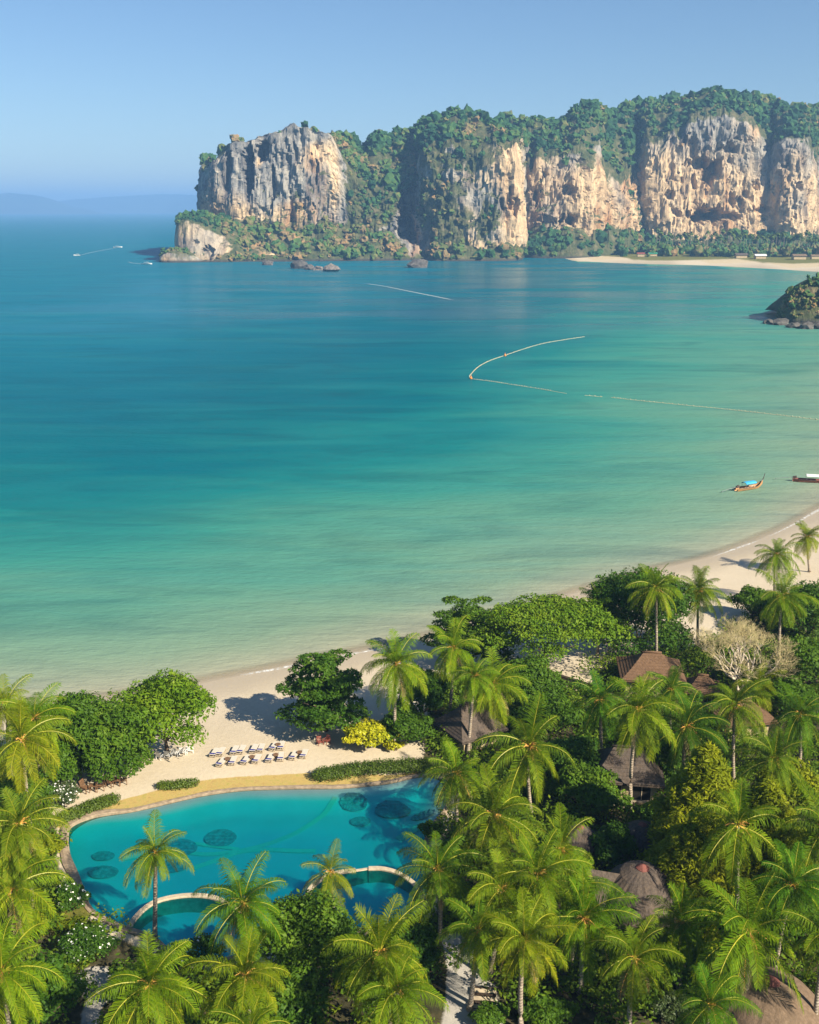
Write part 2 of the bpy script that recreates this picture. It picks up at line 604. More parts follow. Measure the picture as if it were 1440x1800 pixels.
ribbon('shore_foam', [at(px, py + 1, .01) for px, py in [(420, 1186), (500, 1173), (560, 1160), (640, 1146), (700, 1135), (765, 1118)]], [.6, 1.2, 1.0, 1.3, .7], .012, 90, thick=.85)
ribbon('shore_foam', [at(px, py, .01) for px, py in [(1250, 980), (1300, 962), (1345, 947), (1400, 920), (1440, 897), (1500, 870)]], [.4, .8, .8, 1.2, 1.6], .012, 60, thick=.8)
ribbon('boat_wake', [at(px, py) for px, py in [(641, 498), (675, 503), (715, 511), (755, 519), (800, 528)]], [3.4, 2.2, 3.0, 3.4, 3.0], .012, 60, thick=.7)
ribbon('boat_wake', [at(px, py) for px, py in [(205, 436), (185, 439), (160, 444), (140, 449)]], [5, 6, 5, 4], .012, 40, thick=.32)
ribbon('boat_wake', [at(px, py) for px, py in [(258, 465), (245, 463.5), (232, 462), (226, 460.5)]], [4, 5, 5, 3], .012, 40, thick=.4)

# ------------------------------------------------------------------ haze
def build_haze():
    b = NB('haze')
    v = b.n('VolumePrincipled', {'Color': (.27, .49, .84, 1), 'Density': .00016, 'Anisotropy': 0.0})
    b.nt.links.new(v.outputs[0], b.out.inputs['Volume'])
    g = Geo()
    x0, x1, y0, y1, z0, z1 = -13500, 13500, -1000, 20500, -5, 300
    g.box(((x0 + x1) / 2, (y0 + y1) / 2, (z0 + z1) / 2), (x1 - x0, y1 - y0, z1 - z0))
    tag(g.build('haze', b.mat), kind='stuff')
build_haze()

# ------------------------------------------------------------------ cliffs
def mat_cliff():
    b = NB('cliff')
    p = b.pos()
    st = b.noise(b.scaled(p, (.085, .03, .016)), 1.0, 6, .65, .8)
    st2 = b.noise(b.scaled(p, (.028, .02, .006)), 1.0, 4, .6, .5)
    fine = b.noise(b.scaled(p, (.30, .2, .14)), 1.0, 6, .7, .4)
    big = b.noise(p, .012, 3, .5)
    warm = b.attr('warm')
    grey = b.ramp(st, [(.30, (.060, .062, .068)), (.42, (.16, .158, .155)), (.55, (.29, .272, .24)), (.74, (.44, .385, .30))])
    tan = b.ramp(st, [(.28, (.13, .09, .065)), (.39, (.36, .255, .155)), (.52, (.55, .405, .24)), (.72, (.66, .51, .33))])
    orange = b.ramp(fine, [(.3, (.29, .125, .045)), (.7, (.46, .24, .10))])
    w = b.math('ADD', warm, b.math('MULTIPLY', b.math('SUBTRACT', big, .5), 1.2))
    c = b.mix(b.remap(w, .3, .7), grey, tan)
    c = b.mix(b.math('MULTIPLY', b.remap(st2, .54, .66), b.remap(warm, .15, .6, 0, .75)), c, orange)
    c = b.mix(b.remap(fine, .50, .66, 0, .55), c, (.075, .068, .064))
    vegn = b.noise(p, .07, 6, .7)
    veg = b.ramp(b.noise(p, .10, 6, .7), [(.3, (.026, .045, .018)), (.5, (.075, .085, .036)), (.66, (.145, .125, .07)), (.8, (.22, .17, .10))])
    k = b.remap(b.math('ADD', b.attr('veg'), b.math('MULTIPLY', b.math('SUBTRACT', vegn, .5), 1.0)), .42, .6)
    c = b.mix(k, c, veg)
    c = b.mix(b.remap(b.n('SeparateXYZ', {0: p}).outputs[2], 1.0, 3.5, 1, 0), c, (.05, .048, .042))
    h = b.math('ADD', b.math('MULTIPLY', st, .6), b.math('MULTIPLY', fine, .6))
    return b.done(b.bsdf(c, .9, .15, b.bump(h, .9, 3.0)))
CLIFF = mat_cliff()

def mat_forest():
    b = NB('forest')
    r = b.attr('rnd')
    c = b.ramp(r, [(0, (.018, .060, .030)), (.35, (.040, .105, .034)), (.56, (.080, .140, .036)), (.70, (.145, .145, .050)), (.84, (.21, .155, .080)), (1, (.33, .20, .085))])
    n = b.noise(b.pos(), .8, 3, .6)
    c = b.mix(b.remap(n, .4, .7, 0, .5), c, b.mix(1.0, c, (.45, .5, .5), 'MULTIPLY'))
    return b.done(b.bsdf(c, .8, .1, b.bump(n, .6, .6)))
FOREST = mat_forest()

def ico_unit():
    import bmesh
    bm = bmesh.new()
    bmesh.ops.create_icosphere(bm, subdivisions=2, radius=1)
    V = np.array([v.co[:] for v in bm.verts]); F = np.array([[v.index for v in f.verts] for f in bm.faces])
    bm.free()
    return V, F
ICO_V, ICO_F = ico_unit()

def clumps(name, P, rad, tint, squash=.85, seed=0):
    """uneven leafy crowns of a far wood, one mass"""
    rg = np.random.default_rng(seed)
    n, k = len(P), len(ICO_V)
    J = 1 + .30 * rg.standard_normal((n, k))
    V = ICO_V[None] * np.clip(J, .45, 1.7)[..., None] * rad[:, None, None]
    V[..., 2] *= squash * rg.uniform(.8, 1.35, n)[:, None]
    V = (V + P[:, None, :]).reshape(-1, 3)
    F = (ICO_F[None] + (np.arange(n) * k)[:, None, None]).reshape(-1, 3)
    t = np.clip(np.repeat(tint, k) + .10 * rg.standard_normal(n * k), 0, 1)
    return tag(link(name, np_mesh(name, V, [F], FOREST, False, {'rnd': t})), kind='stuff')

CAVES = [(716, 372, 18, 44, 46), (722, 420, 9, 30, 30), (706, 400, 10, 30, 24), (1245, 374, 24, 15, 42), (1266, 378, 26, 8, 22), (1246, 297, 13, 17, 30), (1236, 286, 20, 9, 16), (1285, 262, 14, 7, 14), (1205, 242, 4, 7, 12), (1175, 344, 9, 9, 9),
         (1190, 378, 10, 7, 9), (998, 387, 15, 9, 24), (1002, 336, 8, 11, 13), (962, 386, 14, 7, 9), (940, 342, 6, 12, 12),
         (1287, 346, 4, 12, 10), (1303, 354, 6, 9, 10), (1340, 368, 10, 6, 10), (1217, 262, 10, 18, 10), (1330, 325, 3, 10, 9), (1365, 340, 6, 10, 10),
         (897, 350, 4, 22, 9), (908, 372, 4, 15, 9), (883, 352, 3, 14, 7), (1222, 315, 5, 12, 9), (1312, 338, 5, 8, 9), (1405, 330, 5, 7, 8),
         (434, 325, 7, 42, 30), (437, 270, 6, 26, 26), (462, 258, 8, 34, 40), (400, 300, 5, 38, 14), (480, 330, 4, 40, 12), (557, 300, 3, 26, 7), (520, 270, 3, 22, 6),
         (506, 300, 5, 60, 5), (370, 452, 9, 12, 8), (345, 428, 8, 5, 4), (742, 436, 18, 14, 8)]

def massif(name, st, seed, rows=(16, 62, 34, 8), step=1.9, du=1.0, warm0=.4, veg_wall=.30, tal_veg=.95, amp=1.0, n_clump=900, cl_r=(2.4, 4.6), brown=.0, ridge_j=1.0, top_rock=0.0, bald=None, patches=(), warms=(), detail=1.0):
    st = np.array(st, float)
    px, Y, pb, pt, pw, pr, dT, dW, dR = st.T
    def pts(p, y): return np.array([on_plane(a, b_, c) for a, b_, c in zip(px, p, y)])
    B, T, W, Rr = pts(pb, Y), pts(pt, Y + dT), pts(pw, Y + dT + dW), pts(pr, Y + dT + dW + dR)
    B[:, 2] = -2.5
    Rr[:, 2] -= 5.0 * ridge_j; Bk = Rr + (Rr - W) * np.array([.6, .6, 0]) + np.array([0, 25, 0]); Bk[:, 2] = Rr[:, 2] * .55
    arc = np.concatenate([[0], np.cumsum(np.linalg.norm(np.diff(T[:, :2], axis=0), axis=1))])
    nu = int(arc[-1] / step) + 2
    u = np.linspace(0, arc[-1], nu)
    def rs(A):
        k = max(1, int(9 / step))
        out = np.stack([np.interp(u, arc, A[:, i]) for i in range(3)], 1)
        pad = np.pad(out, ((k, k), (0, 0)), 'edge')
        return np.stack([np.convolve(pad[:, i], np.ones(2 * k + 1) / (2 * k + 1), 'valid') for i in range(3)], 1)
    B, T, W, Rr, Bk = map(rs, (B, T, W, Rr, Bk))
    jr = fbm(np.stack([u / 17, np.full(nu, seed * 3.1), np.zeros(nu)], 1), 4, seed) * 11 * ridge_j
    jw = fbm(np.stack([u / 16, np.full(nu, seed * 5.7), np.zeros(nu)], 1), 4, seed + 9) * 18 * amp
    jt = fbm(np.stack([u / 14, np.full(nu, seed * 7.7), np.zeros(nu)], 1), 4, seed + 5) * 12 * amp
    Rr[:, 2] += jr; W[:, 2] = np.minimum(W[:, 2] + jw, Rr[:, 2] - 2); T[:, 2] = np.clip(T[:, 2] + jt, 1, W[:, 2] - 2)
    n0, n1, n2, n3 = rows
    L, zone = [], []
    for i in range(n0):
        t = i / n0
        q = B + (T - B) * t; q[:, 2] = B[:, 2] + (T[:, 2] - B[:, 2]) * t ** .85
        L.append(q); zone.append(np.full(nu, t))
    for i in range(n1):
        t = i / n1
        L.append(T + (W - T) * np.array([t ** 1.2, t ** 1.6, t])[None]); zone.append(np.full(nu, 1 + t))
    for i in range(n2):
        t = i / n2
        q = W + (Rr - W) * t; q[:, 2] = W[:, 2] + (Rr[:, 2] - W[:, 2]) * math.sin(t * PI / 2) ** .9
        L.append(q); zone.append(np.full(nu, 2 + t))
    for i in range(n3 + 1):
        t = i / n3
        L.append(Rr + (Bk - Rr) * np.array([t, t, t * t])); zone.append(np.full(nu, 3 + t))
    P = np.stack(L, 1)                                  # nu, nv, 3
    Z = np.stack(zone, 1)
    nv = P.shape[1]
    def normals(P):
        a = np.gradient(P, axis=0); c = np.gradient(P, axis=1)
        n = np.cross(a, c)
        return n / np.maximum(np.linalg.norm(n, axis=2, keepdims=True), 1e-9)
    N = normals(P)
    wall = sstep(.8, 1.1, Z) * (1 - sstep(1.85, 2.35, Z))
    Nh = N.copy(); Nh[..., 2] *= .25
    S = P
    big = fbm(S / np.array([48, 48, 80]) + seed, 3, seed + 20)
    rib = 1 - np.abs(fbm(S / np.array([15, 22, 75]) + seed, 3, seed + 30)) * 2.4
    med = fbm(S / np.array([9, 12, 22]) + seed, 4, seed + 40)
    fin = fbm(S / np.array([3.6, 5, 6.5]) + seed, 3, seed + 50)
    pock = sstep(.12, .42, fbm(S / np.array([8, 9, 13]) + 3 * seed, 3, seed + 55))
    edge = 1 - np.abs(fbm(S / np.array([7, 9, 30]) + seed, 3, seed + 56)) * 3.0
    warp = fbm(S / np.array([14, 20, 40]) + 2.2 * seed, 3, seed + 57)
    ci = np.floor((S[..., 0] + .35 * S[..., 1] + 7 * warp) / 8.5).astype(np.int64); cz = np.floor((S[..., 2] + 26 * warp + 17 * (ci % 3)) / 38).astype(np.int64)
    slab = _hash(ci, cz, cz * 0, seed + 58) - .5
    cj = np.floor((S[..., 0] + 3.5 * med) / 3.6).astype(np.int64); ck = np.floor((S[..., 2] + 9 * med + 5 * (cj % 4)) / 13).astype(np.int64)
    slab2 = _hash(cj, ck, ck * 0, seed + 59) - .5
    pit = sstep(.34, .50, fbm(S / np.array([5.5, 7, 8]) + 1.3 * seed, 2, seed + 61)) * sstep(-.1, .25, fbm(S / np.array([40, 40, 30]) + seed, 2, seed + 62))
    lz = (S[..., 2] + 16 * warp + 5 * med) / (13 + 5 * (seed % 3)); ledge = (lz - np.floor(lz) - .5) * sstep(-.2, .2, fbm(S / np.array([30, 30, 18]), 2, seed + 63))
    disp = wall * detail * amp * (3.2 * ledge + 4.2 * slab + 2.2 * slab2 + 1.0 * edge - 3.0 * pock - 5.0 * pit + 1.4 * fin) + wall * amp * (9 * big + 2.0 * rib + 2.2 * med) + (1 - wall) * amp * (6 * big + 2.2 * med + .8 * fin)
    fade = np.clip(P[..., 2] / 14 + .3, .25, 1) * np.clip((P[..., 2].max(1)[:, None] - P[..., 2]) / 25 + .35, .35, 1)
    P = P + Nh * (disp * fade)[..., None]
    qx, qy = project(P)
    for cx, cy, rx, ry, dep in CAVES:
        w = ((qx + rx * (1.2 * med + .5 * fin) - cx) / rx) ** 2 + ((qy + ry * (1.0 * big + .9 * rib * .3 + .8 * fin) - cy) / ry) ** 2
        k = np.clip(1.45 - w + .7 * fin, 0, 1)
        k = k * k * (3 - 2 * k)
        P[..., 1] += k * dep * (Z < 3) * (wall * .8 + .2)
    N = normals(P)
    vn = fbm(S / np.array([26, 26, 34]) + 5.1 * seed, 4, seed + 60)
    slope = N[..., 2]
    veg = wall * (veg_wall + .55 * vn + .55 * np.clip(slope - .25, -.3, 1)) + (1 - wall) * (np.where(Z < 1.2, tal_veg, 1.0) + .4 * vn - top_rock * (1 - sstep(2.4, 2.9, Z)) * (Z > 1.5))
    for cx, cy, rx, ry, dep in CAVES: veg = veg - .8 * np.exp(-(((qx - cx) / rx) ** 2 + ((qy - cy) / ry) ** 2))
    for cx, cy, rx, ry, q in patches: veg = veg + q * np.exp(-(((qx - cx) / rx) ** 2 + ((qy - cy) / ry) ** 2)) * (.7 + .8 * vn)
    if bald: veg = veg - bald[2] * sstep(1.5, 1.9, Z) * sstep(bald[0] - 10, bald[0] + 10, qx) * (1 - sstep(bald[1] - 15, bald[1] + 15, qx)) * (.75 + 1.0 * vn)
    veg = np.clip(veg, 0, 1)
    warm = np.clip(warm0 + .35 * (1.45 - Z) + .5 * fbm(S / np.array([60, 60, 50]), 3, seed + 70), 0, 1)
    for cx, cy, rx, ry, q in warms: warm = warm + q * np.exp(-(((qx - cx) / rx) ** 2 + ((qy - cy) / ry) ** 2))
    warm = np.clip(warm, 0, 1)
    V = P.reshape(-1, 3)
    me = np_mesh(name, V, [grid_faces(nu, nv)[:, ::-1] if du < 0 else grid_faces(nu, nv)], CLIFF, False, {'veg': veg.ravel(), 'warm': warm.ravel()})
    tag(link(name, me), kind='structure')
    # woodland clinging to ledges, top and talus
    if n_clump:
        rg = np.random.default_rng(seed + 900)
        front = (Z < 3.25) & (P[..., 2] > 2.0)
        a = np.linalg.norm(np.cross(np.gradient(P, axis=0), np.gradient(P, axis=1)), axis=2)
        w = (np.clip(veg - .42, 0, 1) ** 1.2 * front * a * np.where(wall > .5, .55, 1.0)).ravel()
        w /= w.sum()
        idx = rg.choice(len(w), n_clump, p=w)
        C = V[idx] + rg.normal(0, .8, (n_clump, 3))
        r = np.clip(np.exp(rg.normal(math.log((cl_r[0] + cl_r[1]) / 2 * .92), .36, n_clump)), cl_r[0] * .55, cl_r[1] * 1.6) * np.where(wall.ravel()[idx] > .5, .62, 1.0)
        C[:, 2] += r * .35
        zz = Z.ravel()[idx]
        t = np.clip(.33 + .24 * fbm(C / 34, 3, seed + 77) * 2.6 + rg.normal(0, .14, n_clump) + brown * (zz < 1.3) + .16 * (wall.ravel()[idx] > .5), 0, 1)
        clumps('cliff_forest', C, r, t, seed=seed)
    return V

# tower headland and the wooded saddle to its right
massif('limestone_cliff', [
    (396, 1480, 455, 388, 306, 280, 10, 5, 20), (374, 1370, 460, 384, 300, 272, 10, 5, 24), (361, 1310, 462, 380, 298, 270, 12, 6, 22),
    (360, 1262, 464, 378, 305, 288, 20, 8, 22), (384, 1205, 465, 380, 280, 265, 38, 9, 24), (400, 1197, 465, 382, 262, 250, 44, 9, 26), (425, 1192, 465, 388, 251, 240, 46, 9, 28), (450, 1196, 465, 392, 250, 238, 46, 12, 30),
    (470, 1192, 466, 396, 236, 224, 48, 9, 34), (500, 1188, 466, 402, 231, 220, 50, 9, 34), (530, 1188, 467, 400, 226, 216, 50, 9, 34), (560, 1189, 467, 394, 226, 216, 50, 9, 34), (584, 1192, 467, 388, 240, 225, 50, 12, 40),
    (604, 1198, 467, 392, 290, 236, 46, 20, 55), (640, 1196, 466, 404, 345, 249, 40, 30, 75), (655, 1197, 466, 408, 350, 236, 34, 30, 80), (690, 1200, 465, 416, 350, 232, 26, 30, 90),
    (720, 1206, 464, 424, 345, 222, 22, 34, 95), (765, 1226, 464, 428, 345, 215, 22, 34, 95)],
    11, warm0=.26, veg_wall=.24, n_clump=1250, brown=.26, bald=(372, 585, .74), patches=[(480, 350, 30, 40, .35), (640, 330, 60, 70, .8), (700, 350, 60, 80, .9), (590, 300, 14, 60, -.5), (560, 235, 40, 12, .3), (410, 262, 30, 14, .5)], warms=[(556, 268, 26, 26, .7), (515, 378, 34, 26, .7), (588, 300, 10, 60, .6), (440, 385, 40, 20, .3), (455, 285, 8, 14, .6)])
# the buttress
massif('limestone_cliff', [
    (752, 1440, 462, 430, 300, 230, 15, 8, 50), (742, 1310, 464, 436, 290, 215, 15, 8, 60), (738, 1238, 466, 442, 286, 219, 18, 10, 66),
    (752, 1203, 467, 436, 270, 208, 26, 12, 84), (780, 1190, 468, 428, 258, 193, 30, 14, 100), (815, 1187, 468, 425, 255, 194, 28, 14, 100), (850, 1190, 468, 428, 255, 197, 22, 12, 100),
    (868, 1192, 468, 430, 248, 204, 18, 12, 95), (885, 1194, 468, 433, 248, 210, 15, 10, 90), (908, 1204, 467, 432, 250, 216, 14, 8, 80), (918, 1235, 466, 430, 258, 222, 12, 8, 70), (922, 1310, 464, 425, 265, 226, 12, 8, 60), (926, 1400, 462, 425, 275, 230, 12, 8, 60)],
    23, warm0=.32, veg_wall=.30, n_clump=1050, brown=.16, patches=[(795, 395, 62, 48, 1.5), (765, 330, 26, 70, .9), (760, 440, 40, 20, .9), (840, 285, 40, 16, .5), (900, 340, 16, 80, -.6), (820, 450, 40, 16, -.4), (800, 275, 70, 16, .45)], warms=[(902, 345, 22, 95, .65), (815, 450, 50, 20, .7), (800, 340, 40, 40, .2)])
# small cream wall and the wooded slope beside it
massif('limestone_cliff', [
    (880, 1420, 460, 425, 330, 205, 20, 14, 80), (900, 1330, 462, 425, 300, 200, 24, 12, 86), (926, 1275, 463, 404, 300, 197, 36, 10, 90), (945, 1263, 463, 402, 292, 200, 40, 10, 92), (965, 1258, 462, 404, 288, 210, 41, 10, 94),
    (985, 1256, 462, 406, 284, 212, 42, 10, 95), (1006, 1256, 462, 406, 282, 192, 42, 10, 100), (1030, 1256, 461, 406, 284, 178, 42, 10, 105), (1046, 1264, 460, 404, 292, 182, 42, 16, 110),
    (1066, 1280, 460, 400, 322, 188, 46, 34, 115), (1085, 1290, 458, 400, 326, 186, 50, 40, 115), (1100, 1296, 458, 400, 330, 178, 50, 40, 115), (1122, 1330, 457, 405, 310, 176, 50, 40, 110), (1150, 1400, 456, 405, 310, 176, 50, 40, 110), (1190, 1450, 456, 405, 310, 172, 50, 40, 110)],
    37, warm0=.62, veg_wall=.28, n_clump=1050, brown=.06)
# the great wall with the caves
massif('limestone_cliff', [
    (1152, 1560, 452, 408, 275, 190, 20, 10, 60), (1138, 1450, 452, 410, 276, 183, 22, 10, 60), (1128, 1385, 452, 412, 276, 180, 26, 10, 74), (1140, 1362, 452, 414, 266, 178, 30, 10, 80), (1165, 1356, 451, 418, 256, 177, 32, 10, 90), (1195, 1352, 451, 418, 236, 172, 34, 10, 95),
    (1235, 1350, 451, 416, 216, 163, 36, 10, 95), (1290, 1350, 451, 414, 206, 157, 36, 10, 95), (1326, 1354, 451, 416, 226, 161, 34, 10, 95), (1340, 1372, 451, 416, 280, 168, 34, 14, 100), (1356, 1375, 452, 416, 285, 173, 32, 12, 100),
    (1372, 1358, 452, 416, 266, 176, 30, 10, 95), (1410, 1356, 454, 416, 266, 182, 26, 10, 90), (1422, 1385, 454, 414, 276, 184, 24, 10, 84), (1430, 1450, 455, 414, 292, 186, 24, 10, 84),
    (1450, 1480, 455, 414, 290, 184, 24, 10, 84), (1500, 1440, 455, 410, 270, 178, 24, 10, 84), (1580, 1430, 455, 410, 270, 172, 24, 10, 84), (1680, 1430, 455, 410, 280, 180, 24, 10, 84)],
    41, warm0=.62, veg_wall=.10, n_clump=1300, tal_veg=.9)
# low cream rock at the foot of the tower, islet in front of it
massif('headland_rock', [
    (352, 1290, 461, 452, 395, 381, 3, 5, 14), (322, 1225, 462, 456, 396, 383, 3, 5, 16), (309, 1188, 464, 459, 398, 382, 3, 5, 18), (320, 1174, 464, 458, 388, 376, 4, 7, 20), (350, 1167, 465, 455, 392, 375, 6, 12, 24),
    (380, 1167, 465, 452, 412, 377, 8, 20, 30), (415, 1174, 465, 448, 424, 388, 12, 24, 34), (470, 1180, 466, 450, 432, 398, 16, 26, 34), (540, 1180, 467, 455, 440, 404, 16, 26, 34), (600, 1182, 468, 458, 448, 410, 16, 26, 34), (650, 1195, 468, 460, 452, 420, 16, 26, 34), (700, 1215, 467, 460, 455, 430, 12, 20, 30)],
    53, rows=(8, 22, 18, 5), step=1.6, warm0=.62, veg_wall=.35, amp=.35, n_clump=900, cl_r=(1.6, 3.2), brown=.42, ridge_j=.35)
massif('headland_rock', [
    (318, 1215, 462, 458, 448, 440, 2, 4, 8), (286, 1185, 463, 460, 452, 443, 2, 4, 8), (277, 1168, 463, 461, 454, 447, 2, 4, 8), (290, 1160, 464, 461, 446, 434, 3, 5, 10),
    (312, 1158, 464, 461, 444, 429, 3, 5, 12), (335, 1162, 464, 460, 448, 433, 3, 5, 12), (360, 1170, 465, 460, 452, 444, 3, 5, 12)],
    59, rows=(6, 12, 10, 4), step=1.5, warm0=.55, veg_wall=.15, amp=.22, n_clump=60, cl_r=(1.0, 1.8), brown=.4, ridge_j=.3)
massif('rocky_headland', [
    (1450, 640, 548, 545, 530, 516, 2, 3, 10), (1412, 585, 560, 557, 545, 530, 2, 3, 8), (1374, 552, 571, 567, 552, 545, 2, 3, 5), (1372, 541, 574, 569, 550, 540, 2, 3, 6), (1388, 535, 577, 571, 546, 520, 2, 3, 9),
    (1404, 533, 577, 571, 545, 496, 2, 3, 11), (1440, 531, 577, 570, 546, 484, 2, 3, 14), (1500, 531, 578, 570, 546, 474, 2, 3, 17), (1600, 540, 578, 570, 546, 465, 2, 3, 20), (1700, 600, 570, 565, 545, 470, 2, 3, 20)],
    67, rows=(6, 18, 18, 4), step=.7, warm0=-.35, veg_wall=.35, tal_veg=0.0, amp=.32, n_clump=1000, cl_r=(.7, 1.6), brown=.30, ridge_j=.3)

# far hills across the bay
def far_hills(name, sil, Y, depth, seed, col):
    b = NB(name)
    b.done(b.bsdf(b.ramp(b.noise(b.pos(), .004, 5, .6), [(.3, col), (.7, tuple(x * 1.8 for x in col))]), .9, .1))
    px = np.linspace(sil[0][0], sil[-1][0], 240)
    py = np.interp(px, *zip(*sil))
    rows = np.linspace(0, 1, 14)
    P = []
    for a, h in zip(px, py):
        x, _, z = on_plane(a, h, Y)
        P.append([(x, Y - depth * (1 - t), max(-2, z * math.sin(t * PI / 2) if t < 1 else z)) for t in rows])
    P = np.array(P)
    P[..., 2] += fbm(P / np.array([900, 900, 300]), 4, seed) * 30 * rows[None, :]
    P[..., 2] = np.maximum(P[..., 2], -2)
    tag(link(name, np_mesh(name, P.reshape(-1, 3), [grid_faces(240, 14)], b.mat, True)), kind='structure')
far_hills('far_hills', [(-900, 352), (-500, 350), (-200, 352), (-60, 346), (15, 341), (60, 344), (95, 351), (130, 362), (180, 372), (200, 376)], 12500, 1000, 5, (.03, .05, .03))
far_hills('far_hills', [(-900, 350), (40, 360), (100, 356), (130, 350), (185, 347), (230, 344), (285, 341), (340, 343), (420, 344), (600, 342), (1000, 344), (1900, 340), (2500, 345)], 15000, 1200, 6, (.03, .05, .03))

def far_trees():
    rg = np.random.default_rng(31)
    n = 420
    px = rg.uniform(1020, 1560, n)
    D = rg.uniform(1215, 1345, n) - (px - 1150) * .20
    C = np.array([on_plane(a, 450, b) for a, b in zip(px, D)])
    C[:, 2] = ground_z(C[:, :2]) + rg.uniform(1, 7, n)
    ok = shore_sd(C[:, :2]) > 62
    C = C[ok]; n = len(C)
    clumps('far_trees', C, rg.uniform(1.8, 4.8, n), np.clip(.52 + .22 * rg.standard_normal(n), 0, 1), 1.1, 31)
far_trees()
# ------------------------------------------------------------------ materials for the resort
STONE = plain('stone_coping', (.30, .23, .16), .8, .25, .35, 2.5, .5)
PALE_STONE = plain('pale_stone', (.46, .38, .27), .75, .3, .25, 2.0, .4)
WOOD = plain('brown_wood', (.17, .095, .05), .6, .3, .35, 4.0, .3)
DARK_WOOD = plain('dark_wood', (.05, .036, .026), .7, .3, .35, 4.0, .3)
PALE_WOOD = plain('weathered_wood', (.40, .33, .24), .7, .25, .2, 4.0, .3)
CUSHION = plain('cream_cushion', (.54, .50, .43), .9, .1, .08, 6.0, .1)
NAVY = plain('navy_towel', (.030, .035, .22), .95, .1, .2, 9.0, .3)
WHITE = plain('white_paint', (.72, .72, .70), .5, .4, .06, 3.0, .05)
PLASTER = plain('ochre_plaster', (.42, .33, .20), .85, .2, .2, 1.0, .2)
DARK = plain('dark_opening', (.018, .016, .014), .5, .4, .3, 2.0, .1)
BARK = plain('tree_bark', (.13, .095, .065), .9, .15, .4, 5.0, .6)
PALE_BARK = plain('bare_bark', (.55, .47, .37), .85, .15, .2, 3.0, .3)
TWIG = plain('dry_twig', (.50, .42, .22), .9, .1, .2, 2.0, .1)
RED = plain('red_cloth', (.20, .06, .045), .8, .2, .2, 5.0, .1)
ORANGE = plain('orange_float', (.70, .22, .03), .5, .4, .15, 3.0, .1)
ROPE = plain('pale_float', (.50, .47, .31), .6, .3, .15, .5, .1)
BLUE_CANVAS = plain('blue_canvas', (.04, .34, .62), .7, .3, .15, 2.0, .2)
HULL_WOOD = plain('varnished_hull', (.42, .22, .085), .45, .5, .25, 3.0, .15)
HULL_DARK = plain('dark_hull', (.075, .055, .045), .55, .4, .3, 3.0, .2)
HULL_RED = plain('red_brown_hull', (.22, .055, .04), .55, .4, .3, 3.0, .2)
METAL = plain('grey_metal', (.22, .23, .24), .4, .5, .2, 3.0, .1)

def mat_trunk():
    b = NB('palm_trunk')
    p = b.n('TexCoord').outputs['Object']
    z = b.n('SeparateXYZ', {0: p}).outputs[2]
    ring = b.math('SINE', b.math('ADD', b.math('MULTIPLY', z, 26.0), b.math('MULTIPLY', b.noise(p, 3.0, 3), 5.0)))
    n = b.noise(p, 4.0, 5, .65)
    c = b.ramp(n, [(.3, (.20, .155, .115)), (.55, (.37, .31, .24)), (.75, (.47, .41, .33))])
    c = b.mix(b.remap(ring, .3, 1.0, 0, .55), c, (.12, .09, .065))
    return b.done(b.bsdf(c, .9, .15, b.bump(ring, .5, .03)))
TRUNK = mat_trunk()

FROND = leafy('palm_frond', (.046, .108, .003), (.135, .215, .005), (.290, .320, .008), .36, .6, .12, True)
FROND_DRY = leafy('palm_frond_dry', (.16, .125, .055), (.28, .225, .10), (.36, .31, .15), .25, .7, .2)
RACHIS = plain('palm_rachis', (.28, .27, .015), .5, .4, .2, 2.0, .1)
COCO = plain('coconut_husk', (.36, .26, .035), .5, .4, .45, 6.0, .2)
SPATHE = plain('palm_flower', (.62, .33, .08), .8, .2, .3, 8.0, .2)
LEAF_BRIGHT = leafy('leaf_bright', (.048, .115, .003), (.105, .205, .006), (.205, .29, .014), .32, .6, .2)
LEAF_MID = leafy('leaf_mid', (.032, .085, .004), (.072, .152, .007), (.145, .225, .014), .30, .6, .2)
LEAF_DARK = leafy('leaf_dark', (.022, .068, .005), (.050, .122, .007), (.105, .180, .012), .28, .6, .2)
LEAF_OLIVE = leafy('leaf_olive', (.085, .125, .004), (.185, .225, .006), (.34, .35, .012), .34, .6, .12)
LEAF_YELLOW = leafy('leaf_yellow', (.20, .27, .006), (.50, .48, .010), (.70, .61, .02), .30)
LEAF_HEDGE = leafy('leaf_hedge', (.045, .085, .006), (.085, .135, .010), (.135, .185, .016), .22)
LEAF_GREY = leafy('leaf_grey_green', (.035, .065, .020), (.070, .105, .032), (.125, .155, .060), .25)
FLOWER = plain('white_blossom', (.80, .80, .74), .7, .2, .05, 3.0, .05)

def mat_thatch(name, a, c_, warm):
    b = NB(name)
    p = b.n('TexCoord').outputs['Object']
    n = b.noise(b.scaled(p, (1, 1, .35)), 5.0, 6, .7)
    n2 = b.noise(p, .9, 4, .6)
    c = b.ramp(n, [(.3, a), (.6, c_), (.8, warm)])
    c = b.mix(b.remap(n2, .5, .75, 0, .5), c, warm)
    return b.done(b.bsdf(c, .95, .1, b.bump(n, .8, .08)))
THATCH = mat_thatch('grey_thatch', (.055, .044, .037), (.115, .092, .077), (.19, .135, .09))
THATCH_BROWN = mat_thatch('brown_thatch', (.11, .078, .052), (.185, .13, .088), (.25, .18, .12))
SHINGLE = mat_thatch('brown_shingle', (.10, .062, .038), (.165, .10, .06), (.21, .13, .08))
RIDGE = plain('terracotta_ridge', (.20, .075, .06), .8, .2, .25, 4.0, .3)

